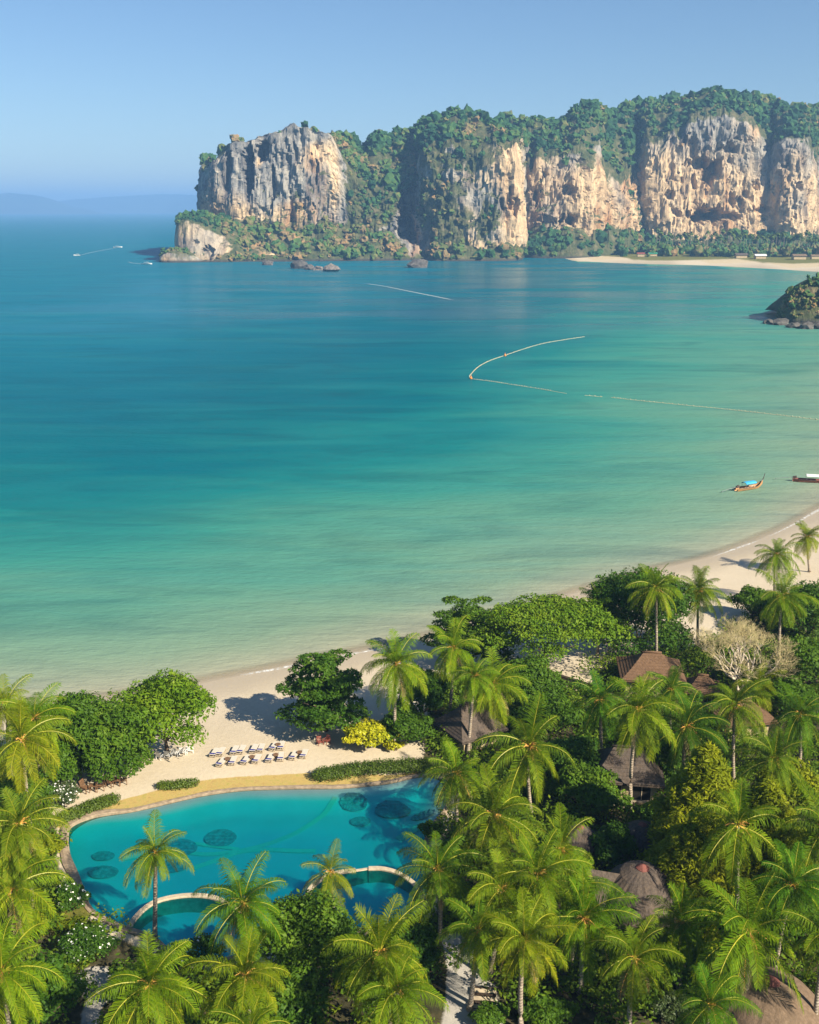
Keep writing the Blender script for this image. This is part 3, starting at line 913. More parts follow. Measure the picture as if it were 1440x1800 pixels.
# ------------------------------------------------------------------ swimming pool
def pool_grid(step):
    lo, hi = POOL.min(0) - step, POOL.max(0) + step
    xs, ys = np.arange(lo[0], hi[0], step), np.arange(lo[1], hi[1], step)
    X, Y = np.meshgrid(xs, ys, indexing='ij')
    Q = np.stack([X.ravel(), Y.ravel()], 1)
    pin = inside(Q, POOL)
    F = grid_faces(len(xs), len(ys))
    F = F[pin[F].any(1)]
    D = np.where(pin, seg_dist(Q, np.vstack([POOL, POOL[:1]])), 0)
    out = np.where(~pin)[0]
    d2 = ((Q[out][:, None, :] - POOL[None]) ** 2).sum(2)
    Q[out] = POOL[d2.argmin(1)]
    used = np.unique(F)
    remap = np.full(len(Q), -1); remap[used] = np.arange(len(used))
    return Q[used], remap[F], D[used]

def mat_pool_floor():
    b = NB('pool_floor')
    p = b.pos()
    n = b.noise(p, .35, 5, .6)
    t = b.noise(p, 6, 3, .6)
    c = b.ramp(b.math('ADD', b.math('MULTIPLY', n, .7), b.math('MULTIPLY', t, .3)), [(.3, (.55, .75, .74)), (.7, (.71, .87, .85))])
    return b.done(b.bsdf(c, .8, .2))

def mat_pool_water():
    b = NB('pool_water')
    p = b.pos()
    deep = b.attr('deep')
    tint = b.ramp(deep, [(0.0, (.88, .96, .93)), (.12, (.66, .97, .93)), (.40, (.10, .95, .92)), (.72, (.014, .88, .92)), (1.0, (.006, .70, .88))])
    n = b.noise(p, 1.4, 4, .6)
    nrm = b.bump(n, .25, .08)
    tr = b.n('BsdfTransparent', {'Color': tint}).outputs[0]
    gl = b.n('BsdfGlossy', {'Roughness': .06, 'Normal': nrm}).outputs[0]
    fr = b.math('MULTIPLY', b.n('Fresnel', {'IOR': 1.33, 'Normal': nrm}).outputs[0], .8)
    return b.done(b.n('MixShader', {0: fr, 1: tr, 2: gl}).outputs[0])

def build_pool():
    c = POOL.mean(0)
    root = empty('swimming_pool', (c[0], c[1], 0))
    tag(root, 'large free-form turquoise swimming pool between the beach and the palms', 'swimming pool')
    off = np.array([c[0], c[1], 0])
    Q, F, D = pool_grid(.45)
    beach = sstep(at(0, 1475, WATER_Z)[1], at(0, 1430, WATER_Z)[1], Q[:, 1])
    P3 = np.concatenate([Q, np.zeros((len(Q), 1))], 1)
    depth = beach * (.05 + .95 * sstep(.1, 3.2, D) + .35 * sstep(4, 12, D)) + (1 - beach) * (.95 + .45 * sstep(0, 8, D))
    low = sstep(at(0, 1520, WATER_Z)[1], at(0, 1640, WATER_Z)[1], Q[:, 1])
    depth = depth + .35 * low
    V = np.concatenate([Q, (WATER_Z - depth)[:, None]], 1)
    link('pool_floor', np_mesh('pool_floor', V - off, [F], mat_pool_floor(), True), root, off * 0)
    W = np.concatenate([Q, np.full((len(Q), 1), WATER_Z)], 1)
    tint_depth = np.clip(depth / 1.75 + .10 * fbm(P3 / 6, 3, 8), 0, 1)
    link('water', np_mesh('pool_water', W - off, [F], mat_pool_water(), True, {'deep': tint_depth}), root)
    # stone rim: inner wall, top, outer face, uneven like laid rock
    n = len(POOL)
    w = .50 + .16 * fbm(np.concatenate([POOL, np.zeros((n, 1))], 1) / 2.5, 3, 4)
    west = sstep(at(200, 1500, WATER_Z)[0], at(120, 1500, WATER_Z)[0], POOL[:, 0])[:, None]
    w = w[:, None] + .35 * west
    hh = (.10 + .05 * fbm(np.concatenate([POOL, np.zeros((n, 1))], 1) / 1.3, 2, 6))[:, None] + .10 * west
    z = lambda v: np.full((n, 1), v)
    rings = [np.concatenate([POOL - POOL_N * .02, z(0.0)], 1), np.concatenate([POOL - POOL_N * .02, GZ + hh - .02], 1),
             np.concatenate([POOL + POOL_N * .06, GZ + hh + .02], 1), np.concatenate([POOL + POOL_N * w * .7, GZ + hh + .01], 1), np.concatenate([POOL + POOL_N * w, GZ + hh * .6], 1),
             np.concatenate([POOL + POOL_N * (w + .04), z(1.3)], 1)]
    RV = np.stack(rings, 1)
    m = len(rings)
    i = np.arange(n)[:, None] * m + np.arange(m - 1)[None]
    j = ((np.arange(n) + 1) % n)[:, None] * m + np.arange(m - 1)[None]
    RF = np.stack([i.ravel(), j.ravel(), j.ravel() + 1, i.ravel() + 1], 1)
    link('stone_rim', np_mesh('stone_rim', RV.reshape(-1, 3) - off, [RF], STONE, False), root)
    # low curved walls that close off the two lower basins
    def wall(pts, width, top):
        P = smooth_curve([at(px, py, top) for px, py in pts], 44)
        t = np.gradient(P, axis=0); t /= np.linalg.norm(t, axis=1)[:, None]
        N = np.stack([-t[:, 1], t[:, 0]], 1) * width / 2
        k = len(P)
        prof = [(-1, 0.0), (-1, top - .04), (-.85, top), (.85, top), (1, top - .04), (1, 0.0)]
        V = np.stack([np.concatenate([P + N * a, np.full((k, 1), h)], 1) for a, h in prof], 1)
        F = grid_faces(k, len(prof))
        link('basin_wall', np_mesh('basin_wall', V.reshape(-1, 3) - off, [F], PALE_STONE, False), root)
    wall([(222, 1634), (236, 1614), (252, 1597), (272, 1584), (300, 1576), (335, 1572), (372, 1575), (405, 1588), (430, 1606)], .46, 1.66)
    wall([(480, 1628), (505, 1615), (528, 1602), (538, 1588), (540, 1574), (548, 1558), (566, 1543), (595, 1532), (625, 1528)], .46, 1.66)
    wall([(648, 1525), (670, 1525), (692, 1530), (712, 1540), (730, 1554), (742, 1572), (750, 1596)], .46, 1.66)
    wall([(597, 1532), (622, 1530), (650, 1526)], .30, 1.56)
    # dark round mosaics and pale bands laid on the floor
    disc = plain('dark_mosaic', (.34, .49, .48), .8, .2, .30, 3.0, .2)
    band = plain('pale_mosaic', (.95, .93, .70), .8, .2, .05, 3.0, .1)
    from_floor = lambda x, y: float(V[((Q - np.array([x, y])) ** 2).sum(1).argmin(), 2])
    for px, py, r in [(388, 1473, 1.5), (622, 1420, 1.35), (690, 1428, 1.75), (634, 1447, 1.0), (744, 1443, 1.15), (182, 1507, 1.0), (318, 1489, 1.5), (306, 1519, 1.3), (182, 1536, 1.3)]:
        x, y = at(px, py, .4)
        g = Geo()
        ra, th = np.linspace(0, 1, 7), np.linspace(0, 2 * PI, 33)
        wob = 1 + .06 * fbm(np.stack([np.cos(th) * 2 + px, np.sin(th) * 2, th * 0], 1), 2, 3); wob[-1] = wob[0]
        D3 = [(x + q * r * w * math.cos(t) - c[0], y + .76 * q * r * w * math.sin(t) - c[1], from_floor(x + q * r * math.cos(t), y + .76 * q * r * math.sin(t)) + .14) for q in ra for t, w in zip(th, wob)]
        g.add(D3, [tuple(int(v) for v in f) for f in grid_faces(7, 33)])
        g.build('floor_mosaic', disc, root)
    for pts, wd in [([(215, 1510), (260, 1500), (310, 1493), (360, 1498), (420, 1492), (480, 1478), (530, 1460), (565, 1438), (590, 1415)], .55),
                    ([(340, 1522), (375, 1510), (420, 1494), (470, 1490), (520, 1492), (555, 1492)], .6), ([(330, 1480), (370, 1484), (420, 1489)], .45), ([(700, 1478), (722, 1468), (748, 1462)], .9)]:
        P = smooth_curve([at(px, py, .4) for px, py in pts], 40)
        t = np.gradient(P, axis=0); t /= np.linalg.norm(t, axis=1)[:, None]
        N = np.stack([-t[:, 1], t[:, 0]], 1) * wd / 2
        zz = np.array([from_floor(*p) for p in P])[:, None] + .09
        Vb = np.stack([np.concatenate([P + N, zz], 1), np.concatenate([P - N, zz], 1)], 1)
        link('floor_band', np_mesh('floor_band', Vb.reshape(-1, 3) - off, [grid_faces(40, 2)], band, True), root)
build_pool()

# ------------------------------------------------------------------ coconut palms
def frond_mesh(name, th0, droop, L, seed, mats, hang=.55, leaf=.84, pairs=46):
    rr = random.Random(seed)
    n = 11
    pts, tan = [Vector((0, 0, 0))], []
    side_bend = rr.uniform(-.12, .12)
    for i in range(n):
        t = (i + .5) / n
        th = th0 - droop * t ** 1.25
        d = Vector((math.cos(th), side_bend * t, math.sin(th))).normalized()
        tan.append(d)
        pts.append(pts[-1] + d * (L / n))
    tan.append(tan[-1])
    V, Q, T, rnd = [], [], [], []
    def P(t):
        x = t * n; i = min(int(x), n - 1); u = x - i
        return pts[i].lerp(pts[i + 1], u), tan[i].lerp(tan[min(i + 1, n)], u).normalized()
    tw = rr.uniform(-.25, .25)
    for s in (-1, 1):
        for k in range(pairs):
            t = .13 + .87 * (k + rr.uniform(0, .8)) / pairs
            p, d = P(min(t, .999))
            up = (Vector((0, 0, 1)) - d * d.z)
            up = up.normalized() if up.length > .08 else Vector((-1, 0, 0))
            side = d.cross(up).normalized() * s
            ln = leaf * (.45 + 1.0 * math.sin(PI * min(1, (t * .80 + .16))) ** .8) * rr.uniform(.85, 1.1) * (1 if t < .9 else .75)
            fw = .35 + .75 * t
            e = (side + d * fw + up * (rr.uniform(.15, .45) + tw * s)).normalized()
            g = hang * rr.uniform(.7, 1.25)
            m = p + e * ln * .5 + Vector((0, 0, -.10 * ln * g))
            e2 = (e * (1.15 - g) + Vector((0, 0, -1)) * g * 1.1).normalized()
            q = m + e2 * ln * .55
            w = d * (.031 * (.7 + .5 * rr.random()))
            b = len(V)
            V += [p - w * .7, p + w * .7, m + w, m - w, q]
            Q.append((b, b + 1, b + 2, b + 3)); T.append((b + 3, b + 2, b + 4))
            r = min(1, max(0, rr.gauss(.42 + .25 * t, .16)))
            rnd += [r] * 5
    nq, nt = len(Q), len(T)
    b = len(V)
    for i, p in enumerate(pts):
        d = tan[i]
        a = d.cross(Vector((0, 0, 1))).normalized(); c = a.cross(d)
        r = .036 * (1 - i / len(pts)) + .012
        for k in range(3):
            t = 2 * PI * k / 3 + PI / 2
            V.append(p + (a * math.cos(t) + c * math.sin(t)) * r); rnd.append(.5)
    for i in range(n):
        for k in range(3):
            Q.append((b + i * 3 + k, b + i * 3 + (k + 1) % 3, b + i * 3 + 3 + (k + 1) % 3, b + i * 3 + 3 + k))
    midx = [0] * nq + [1] * (len(Q) - nq) + [0] * nt
    return np_mesh(name, np.array([v[:] for v in V]), [np.array(Q), np.array(T)], mats, False, {'rnd': rnd}, midx=midx)

FR = {}
_cls = [(85, 30, .42), (66, 66, .62), (46, 88, .74), (24, 88, .80), (2, 74, .84), (-24, 54, .84), (-48, 34, .80)]
for ci, (a, dr, hg) in enumerate(_cls):
    FR[ci] = [frond_mesh('palm_frond', R(a + 6 * j - 6), R(dr + 8 * j - 8), 1.0 * 4.2, 100 * ci + j, [FROND, RACHIS], hg) for j in range(3)]
FR['dry'] = [frond_mesh('palm_frond_dry', R(-40), R(42), 3.7, 900 + j, [FROND_DRY, SPATHE], .85, .7, 26) for j in range(2)]

def coconut_mesh(seed):
    rr = random.Random(seed)
    g = Geo()
    for k in range(9):
        a = rr.uniform(0, 2 * PI)
        g.ball((.38 * math.cos(a), .38 * math.sin(a), -.25 - .35 * rr.random()), rr.uniform(.12, .16), 5)
    return g.mesh('coconuts', COCO, True)
def spathe_mesh(seed):
    rr = random.Random(seed)
    g = Geo()
    for k in range(18):
        a = rr.uniform(0, 2 * PI); e = rr.uniform(-.9, .9); L = rr.uniform(.55, 1.25)
        d = Vector((math.cos(a) * math.cos(e), math.sin(a) * math.cos(e), math.sin(e)))
        g.tube([d * .1, d * .55 * L + Vector((0, 0, .05)), d * L - Vector((0, 0, .22 * L))], [.055, .045, .02], 4)
    return g.mesh('flower_stalks', SPATHE)
COCOS = [coconut_mesh(k) for k in range(3)]
SPATHES = [spathe_mesh(k) for k in range(3)]

def tint_of(v):
    return (v[0], v[1], v[2], 1)

N_PALM = [0]
def palm(cx, cy, label, base=None, h=10.0, size=1.0, n=26, tint=(1, 1, 1), dry=1, droop=0.0, name='coconut_palm', spin=None):
    """crown centre as seen at (cx, cy); base pixel if the foot can be seen"""
    k = N_PALM[0]; N_PALM[0] += 1
    size *= .84 * (1 + .10 * math.sin(k * 2.7))
    droop += 12
    n = int(n * 1.15)
    if cy > 1640: size *= .90
    rr = random.Random(1000 + k * 7)
    if base is not None:
        bx, by, bz = on_ground(*base)
        _, _, cz = on_plane(cx, cy, by)
        top_x = on_plane(cx, cy, by)[0]
        h = cz - bz
    else:
        x, y = at(cx, cy, GZ + h)
        lean = rr.uniform(-.10, .10) * h
        bx, by = x + lean, y
        bz = gz(bx, by); top_x = x; h = GZ + h - bz
    if inside(np.array([[bx, by]]), POOL)[0]: bz = .3
    root = empty(name, (bx, by, bz))
    tag(root, label, 'palm tree', 'coconut palms of the resort')
    T = Vector((top_x - bx, rr.uniform(-.3, .3), h if bz > 1 else h + 1.2))
    bend = Vector((rr.uniform(-.4, .4), rr.uniform(-.4, .4), 0))
    pts, rad = [], []
    for i in range(15):
        t = i / 14
        p = T * t + bend * math.sin(PI * t) * (h / 12); p.z = T.z * t
        pts.append(p); rad.append(.15 + .10 * math.exp(-t * 14) + .035 * (1 - t) + (.03 if i == 14 else 0))
    g = Geo(); g.tube(pts, rad, 8)
    g.build('trunk', TRUNK, root, True)
    tlt, tla = rr.uniform(0, .22), rr.uniform(0, 2 * PI)
    a0 = rr.uniform(0, 2 * PI) if spin is None else spin
    v = rr.uniform(.86, 1.14)
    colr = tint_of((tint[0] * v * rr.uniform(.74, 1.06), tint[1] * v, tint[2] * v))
    for i in range(n):
        t = (i + .5) / n
        az = a0 + i * 2.39996 + rr.uniform(-.34, .34)
        el = 88 - (138 + droop) * t ** 1.02 + rr.uniform(-10, 10) + math.degrees(tlt) * math.cos(az - tla)
        ci = min(range(7), key=lambda q: abs(_cls[q][0] - el))
        me = rr.choice(FR[ci])
        s = size * rr.choice((.68, .8, .9, .95, 1.0, 1.0, 1.05, 1.12)) * rr.uniform(.96, 1.04) * (.82 if ci == 0 else 1.0)
        o = link('frond', me, root, T + Vector((0, 0, .05)), (rr.uniform(-.10, .10), R((_cls[ci][0] - el) * .6), az), (s, s, s))
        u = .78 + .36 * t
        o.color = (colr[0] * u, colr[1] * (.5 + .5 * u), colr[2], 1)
    if dry == 1: dry = rr.choice([0, 1, 2, 2, 3])
    for i in range(dry):
        s = size * rr.uniform(.8, 1.0)
        link('frond', rr.choice(FR['dry']), root, T, (0, 0, rr.uniform(0, 6.28)), (s, s, s))['label'] = 'dry straw coloured frond hanging below the crown'
    tag(link('coconuts', rr.choice(COCOS), root, T, (0, 0, rr.uniform(0, 6.28)), (size, size, size)), kind='stuff')
    tag(link('flower_stalks', rr.choice(SPATHES), root, T + Vector((0, 0, .1)), (0, 0, rr.uniform(0, 6.28)), (size, size, size)), kind='stuff')
    return root

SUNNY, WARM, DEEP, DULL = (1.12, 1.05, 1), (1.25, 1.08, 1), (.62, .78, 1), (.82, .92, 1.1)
# along the beach
palm(1050, 1066, 'palm before the dark shore tree, fronds spread like a star', base=(1050, 1152), tint=SUNNY, size=1.22)
palm(1154, 1036, 'palm whose crown pokes up behind the dark tree by the shore', h=11, tint=SUNNY, size=1.15)
palm(1228, 1040, 'tall full palm between the dark tree and the bare white-branched tree', base=(1227, 1138), tint=SUNNY, size=1.35, n=30)
palm(1364, 976, 'palm leaning over the open sand, nearer one of the two by the beach end', base=(1362, 1062), tint=WARM, size=1.15)
palm(1419, 945, 'palm with a slim visible trunk standing farthest along the beach', base=(1423, 1005), tint=WARM, size=1.12)
palm(1374, 1052, 'palm with long arching fronds above the bare white-branched tree', h=10, tint=SUNNY, size=1.2)
palm(696, 1168, 'tall palm beside the yellow shrub, its straight trunk in full view', base=(695, 1318), tint=SUNNY, size=1.25, n=30)
palm(797, 1143, 'palm with yellowed fronds reaching toward the beach beside the flat-topped tree', base=(789, 1272), tint=WARM, size=1.15)
palm(866, 1203, 'palm with hanging fronds above the thatched shelter', h=9, base=(866, 1302), tint=SUNNY, size=1.2)
palm(834, 1192, 'smaller palm half hidden behind the one above the thatched shelter', h=9, tint=SUNNY, size=1.0)
# middle
palm(930, 1313, 'wide palm with broad separate arching fronds right of the pool corner', base=(935, 1438), tint=SUNNY, size=1.38, n=20, dry=0)
palm(801, 1362, 'palm at the pool corner with an orange flowering heart', base=(806, 1458), tint=SUNNY, size=1.22)
palm(868, 1436, 'palm with long low fronds, just inland of the one at the pool corner', base=(872, 1536), tint=SUNNY, size=1.2)
palm(769, 1531, 'palm on a thin trunk at the pool edge beside the curved wall', base=(772, 1662), tint=DULL, size=1.18)
palm(840, 1634, 'palm over the grey path with one frond hanging apart', base=(826, 1775), tint=DULL, size=1.0, n=20)
palm(944, 1535, 'palm with a bright yellow heart behind the tall skirted palm', h=9, tint=SUNNY, size=1.15)
palm(922, 1652, 'tall palm with a thick skirt of hanging yellow fronds beside the dark steps', h=9, base=(916, 1815), tint=WARM, size=1.22, droop=16, n=30)
palm(1025, 1612, 'palm with hanging coconuts between the skirted palm and the thatched dome', base=(1020, 1748), tint=SUNNY, size=1.15, droop=8)
palm(1114, 1684, 'palm with bunched orange heart in front of the big thatched dome', base=(1106, 1815), tint=SUNNY, size=1.15, droop=14)
palm(1122, 1250, 'tall palm with white trunk in front of the house with windows', base=(1108, 1432), tint=SUNNY, size=1.12, droop=14, n=28)
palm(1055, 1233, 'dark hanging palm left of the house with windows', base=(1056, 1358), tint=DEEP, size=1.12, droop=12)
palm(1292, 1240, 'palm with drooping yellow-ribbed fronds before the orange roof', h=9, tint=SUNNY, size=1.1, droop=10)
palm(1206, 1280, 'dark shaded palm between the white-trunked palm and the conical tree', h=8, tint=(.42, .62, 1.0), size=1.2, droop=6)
palm(1297, 1452, 'palm growing out of the olive conical tree with wide sparse fronds', h=10, tint=SUNNY, size=1.38, n=18, dry=0)
palm(1316, 1640, 'palm with wide curved fronds above the brown conical roof', base=(1304, 1815), tint=SUNNY, size=1.32, n=24)
palm(1362, 1338, 'palm with brown heart right of the conical tree top', h=9, tint=DULL, size=1.15)
palm(1448, 1462, 'palm cut by the picture edge beside the olive tree', h=9, tint=DULL, size=1.2)
palm(1452, 1650, 'palm cut by the picture edge above the brown conical roof', h=9, tint=SUNNY, size=1.2)
palm(1247, 1768, 'palm with many dry grey fronds left of the brown conical roof', h=7, tint=DULL, size=1.05, dry=7, n=20)
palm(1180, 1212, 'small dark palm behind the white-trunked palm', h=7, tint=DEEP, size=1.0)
palm(1330, 1205, 'palm with yellow fronds and a pale stem under the bare tree', base=(1352, 1262), tint=WARM, size=1.0)
palm(1405, 1255, 'dull green palm behind the pale twiggy bush', h=8, tint=DULL, size=1.1)
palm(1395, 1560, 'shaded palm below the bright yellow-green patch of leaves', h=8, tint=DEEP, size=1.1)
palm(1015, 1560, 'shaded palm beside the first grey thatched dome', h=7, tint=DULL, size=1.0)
palm(880, 1560, 'palm half hidden behind the tall skirted palm', h=8, tint=SUNNY, size=1.1)
palm(985, 1492, 'palm between the wide arching palm and the first grey dome', h=8, tint=SUNNY, size=1.0)
palm(1196, 1622, 'small palm at the foot of the olive feathery trees', h=6, tint=SUNNY, size=.95)
# foreground and pool
palm(697, 1746, 'large palm with a pale orange heart at the bottom beside the path', h=8, tint=WARM, size=1.12)
palm(668, 1672, 'palm with dense upright fronds between the round dark tree and the pool wall', h=8.5, tint=SUNNY, size=1.2, n=28)
palm(272, 1503, 'palm standing free in the pool on a bare pale trunk', base=(272, 1652), tint=DULL, size=1.02, n=24)
palm(427, 1588, 'palm over the pool between the two curved walls', h=9, tint=DULL, size=1.08, dry=2)
palm(580, 1531, 'small sparse palm over the curved pale wall in the pool', base=(583, 1640), tint=(1.15, 1.0, 1.2), size=.86, n=15, dry=0)
palm(264, 1732, 'big bright palm at the bottom with a fan of upright fronds', h=8.5, tint=WARM, size=1.30, n=30)
palm(432, 1716, 'palm with green fan beside the round dark tree', h=8.5, tint=SUNNY, size=1.22)
palm(440, 1812, 'palm cut by the bottom edge below the round dark tree', h=7, tint=SUNNY, size=1.15)
palm(38, 1302, 'palm with a glowing orange heart beside the dense beach tree', h=9, tint=WARM, size=1.22)
palm(12, 1240, 'palm at the picture corner near the water, behind the orange-hearted one', h=9, tint=WARM, size=1.1)
palm(62, 1262, 'palm half hidden between the orange-hearted palm and the dense beach tree', h=8, tint=SUNNY, size=1.1)
palm(36, 1447, 'pale straw-tinged palm beside the end of the low hedge', h=9, tint=(1.25, 1.05, 1.3), size=1.22, dry=4)
palm(22, 1562, 'palm with pale trunk beside the white flowering shrub', base=(42, 1650), tint=WARM, size=1.22)
palm(6, 1704, 'yellow palm at the bottom corner with fronds reaching down', h=8.5, tint=WARM, size=1.3)
palm(20, 1500, 'palm squeezed between the straw-tinged palm and the one by the flowering shrub', h=7, tint=SUNNY, size=1.0)

# ------------------------------------------------------------------ broadleaf trees and shrubs
def leaf_cloud(lobes, n, leaf, rg, up=.5, shell=.35, aspect=.5):
    """leaf-sized faces spread through a set of lobes (cx, cy, cz, rx, ry, rz)"""
    Lb = np.array(lobes, float)
    area = (Lb[:, 3] * Lb[:, 4] + Lb[:, 3] * Lb[:, 5] + Lb[:, 4] * Lb[:, 5])
    k = rg.choice(len(Lb), n, p=area / area.sum())
    D = rg.standard_normal((n, 3)); D /= np.linalg.norm(D, axis=1)[:, None]
    D[:, 2] = np.where(D[:, 2] < -.35, -D[:, 2] * .6, D[:, 2])
    lump = 1 + .34 * fbm(D * 2.9 + k[:, None] * 7.7, 3, 3)
    r = (1 - shell * rg.random(n) ** 1.8) * lump
    C = Lb[k, :3] + D * Lb[k, 3:] * r[:, None]
    nor = D / Lb[k, 3:]; nor /= np.linalg.norm(nor, axis=1)[:, None]
    nor = nor * .7 + np.array([0, 0, up]) + .55 * rg.standard_normal((n, 3)); nor /= np.linalg.norm(nor, axis=1)[:, None]
    a = np.cross(nor, rg.standard_normal((n, 3))); a /= np.maximum(np.linalg.norm(a, axis=1)[:, None], 1e-6)
    b = np.cross(nor, a)
    s = leaf * rg.uniform(.5, 1.5, n)[:, None]
    V = np.stack([C - a * s * .5, C + b * s * aspect * .5 - nor * s * .06, C + a * s * .5 - nor * s * .10, C - b * s * aspect * .5 - nor * s * .06], 1).reshape(-1, 3)
    F = np.arange(4 * n).reshape(n, 4)
    t = np.clip(.45 + .18 * rg.standard_normal(n) + .48 * fbm(C / 1.5, 2, 12), 0, 1)
    return V, F, np.repeat(t, 4)

def crown_mesh(name, lobes, n, leaf, mat_, seed, **k):
    V, F, t = leaf_cloud(lobes, n, leaf, np.random.default_rng(seed), **k)
    return np_mesh(name, V, [F], mat_, False, {'rnd': t})

def dome_lobes(rx, ry, rz, n, seed, z0=0.0, flat=.6, skirt=0):
    rr = random.Random(seed)
    out = [(0, 0, z0 + rz * .5, rx * .72, ry * .72, rz * .55)]
    for i in range(skirt):
        a = 2 * PI * i / skirt + rr.uniform(-.2, .2)
        out.append((rx * .70 * math.cos(a), ry * .70 * math.sin(a), rz * rr.uniform(.02, .2), rx * .34, ry * .34, rz * .26))
    for i in range(n):
        a = i * 2.39996 + rr.uniform(-.3, .3)
        q = math.sqrt((i + .5) / n)
        s = rr.uniform(.19, .44)
        z = z0 + rz * (.25 + .65 * math.sqrt(max(0, 1 - q * q)) + rr.uniform(-.14, .16))
        out.append((rx * q * .80 * math.cos(a), ry * q * .78 * math.sin(a), z, rx * s, ry * s, rz * s * flat * 1.3))
    return out

def tier_lobes(rx, ry, h, tiers, seed):
    rr = random.Random(seed)
    out = []
    for k in range(tiers):
        z = h * k / max(1, tiers - 1)
        f = 1 - .45 * k / max(1, tiers - 1)
        m = 6 if k < tiers - 1 else 3
        for i in range(m):
            a = 2 * PI * i / m + k * .7 + rr.uniform(-.35, .35)
            q = rr.uniform(.45, .72) * f
            out.append((rx * q * math.cos(a), ry * q * math.sin(a), z + rr.uniform(-.35, .35), rx * f * rr.uniform(.28, .42), ry * f * rr.uniform(.28, .42), .42 + .1 * rr.random()))
        out.append((0, 0, z + .2, rx * .35 * f, ry * .35 * f, .5))
    return out

def cone_lobes(r, h, seed, n=46):
    rr = random.Random(seed)
    out = []
    for i in range(n):
        t = (i + .5) / n
        a = i * 2.39996
        q = r * (1 - t) ** .75 * rr.uniform(.65, 1.0)
        s = .55 + .55 * (1 - t) + rr.uniform(0, .3)
        out.append((q * math.cos(a), q * math.sin(a), h * t ** .85 * .95, s * .8, s * .8, s * 1.35))
    for k in range(6): out.append((0, 0, h * k / 6, r * .55 * (1 - k / 7), r * .55 * (1 - k / 7), h / 7))
    return out

def tree(name, cx, cy, ctr_h, me, label, trunk_h, bark=BARK, lobes=None, cat='tree', rz=0.0, trunk_r=.22, group=None, limbs=6, spread=2.2):
    """tree whose crown middle is seen at (cx, cy) and lies ctr_h above the ground"""
    x, y = at(cx, cy, GZ + ctr_h)
    z = gz(x, y)
    root = empty(name, (x, y, z), rz)
    tag(root, label, cat, group)
    rr = random.Random(int(cx * 13 + cy))
    if trunk_h > 0:
        g = Geo()
        g.tube([(.0, .0, -.2), (.05, 0, trunk_h * .5), (0, .05, trunk_h)], [trunk_r * 1.3, trunk_r, trunk_r * .8], 8)
        tk = g.build('trunk', bark, root, True)
        for i in range(limbs):
            g = Geo()
            a = 2 * PI * i / limbs + rr.uniform(-.4, .4)
            e = Vector((math.cos(a) * spread * rr.uniform(.7, 1.1), math.sin(a) * spread * rr.uniform(.7, 1.1), trunk_h + rr.uniform(.9, 2.4)))
            g.tube([(0, 0, trunk_h * .85), e * .45 + Vector((0, 0, trunk_h * .55)), e], [trunk_r * .6, trunk_r * .42, trunk_r * .15], 5)
            g.build('limb', bark, tk, True)
    link('crown', me, root, (0, 0, trunk_h))
    return root

# beach trees
tree('broadleaf_tree', 288, 1256, 4.3, crown_mesh('crown', dome_lobes(5.6, 5.2, 6.2, 20, 1), 17000, .36, LEAF_BRIGHT, 1), 'bright green rounded tree standing alone on the sand by the sun loungers', 1.7)
tree('broadleaf_tree', 128, 1292, 4.2, crown_mesh('crown', dome_lobes(4.8, 4.4, 6.4, 18, 2, skirt=8), 22000, .36, LEAF_MID, 2), 'dense dark green beach tree beside the orange-hearted palm', 1.3)
tree('broadleaf_tree', 192, 1290, 4.6, crown_mesh('crown', dome_lobes(4.2, 3.8, 5.6, 17, 3, skirt=7), 19000, .36, LEAF_MID, 3), 'dense beach tree shading the wooden chairs', 1.4)
tree('broadleaf_tree', 104, 1345, 2.6, crown_mesh('crown', dome_lobes(2.4, 2.6, 3.4, 10, 33), 4500, .36, LEAF_MID, 33), 'lower dense tree between the beach tree and the flowering shrub', .8)
tree('sea_almond_tree', 572, 1222, 4.2, crown_mesh('crown', tier_lobes(6.4, 6.0, 6.0, 5, 4), 15000, .42, LEAF_DARK, 4), 'open layered dark green tree casting its shadow on the sand', 2.6, spread=3.4, limbs=7)
tree('sea_almond_tree', 822, 1093, 5.0, crown_mesh('crown', tier_lobes(6.2, 5.4, 5.4, 5, 5), 14500, .40, LEAF_MID, 5), 'flat-topped layered tree closest to the surf behind the yellowed palm', 2.8, spread=3.4, limbs=7)
tree('rain_tree', 962, 1118, 4.4, crown_mesh('crown', dome_lobes(9.0, 7.6, 6.0, 30, 6, flat=.42), 26000, .36, LEAF_BRIGHT, 6), 'broad spreading bright green tree beside the surf', 2.6, spread=5)
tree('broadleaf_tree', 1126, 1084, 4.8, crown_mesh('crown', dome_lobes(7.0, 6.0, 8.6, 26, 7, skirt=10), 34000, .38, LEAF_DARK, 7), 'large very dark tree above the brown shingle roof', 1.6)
tree('croton_shrub', 650, 1290, 1.6, crown_mesh('crown', dome_lobes(3.5, 2.4, 2.1, 16, 8), 5600, .34, LEAF_YELLOW, 8), 'bright yellow shrub at the foot of the tall palm', .5, cat='shrub', trunk_r=.08)
tree('broadleaf_shrub', 715, 1282, 1.8, crown_mesh('crown', dome_lobes(3.4, 2.9, 3.0, 14, 9), 6000, .36, LEAF_MID, 9), 'leafy green shrub right behind the yellow shrub', .5, cat='shrub', trunk_r=.08)
tree('broadleaf_tree', 738, 1230, 3.0, crown_mesh('crown', dome_lobes(3.4, 3.2, 4.4, 13, 10), 7500, .36, LEAF_DARK, 10), 'dark tree between the tall palm and the thatched shelter', 1.2)
tree('round_tree', 548, 1672, 4.0, crown_mesh('crown', dome_lobes(4.0, 3.8, 6.2, 20, 11), 16500, .30, LEAF_MID, 11), 'dense round green tree at the bottom beside the curved pool wall', 1.2)
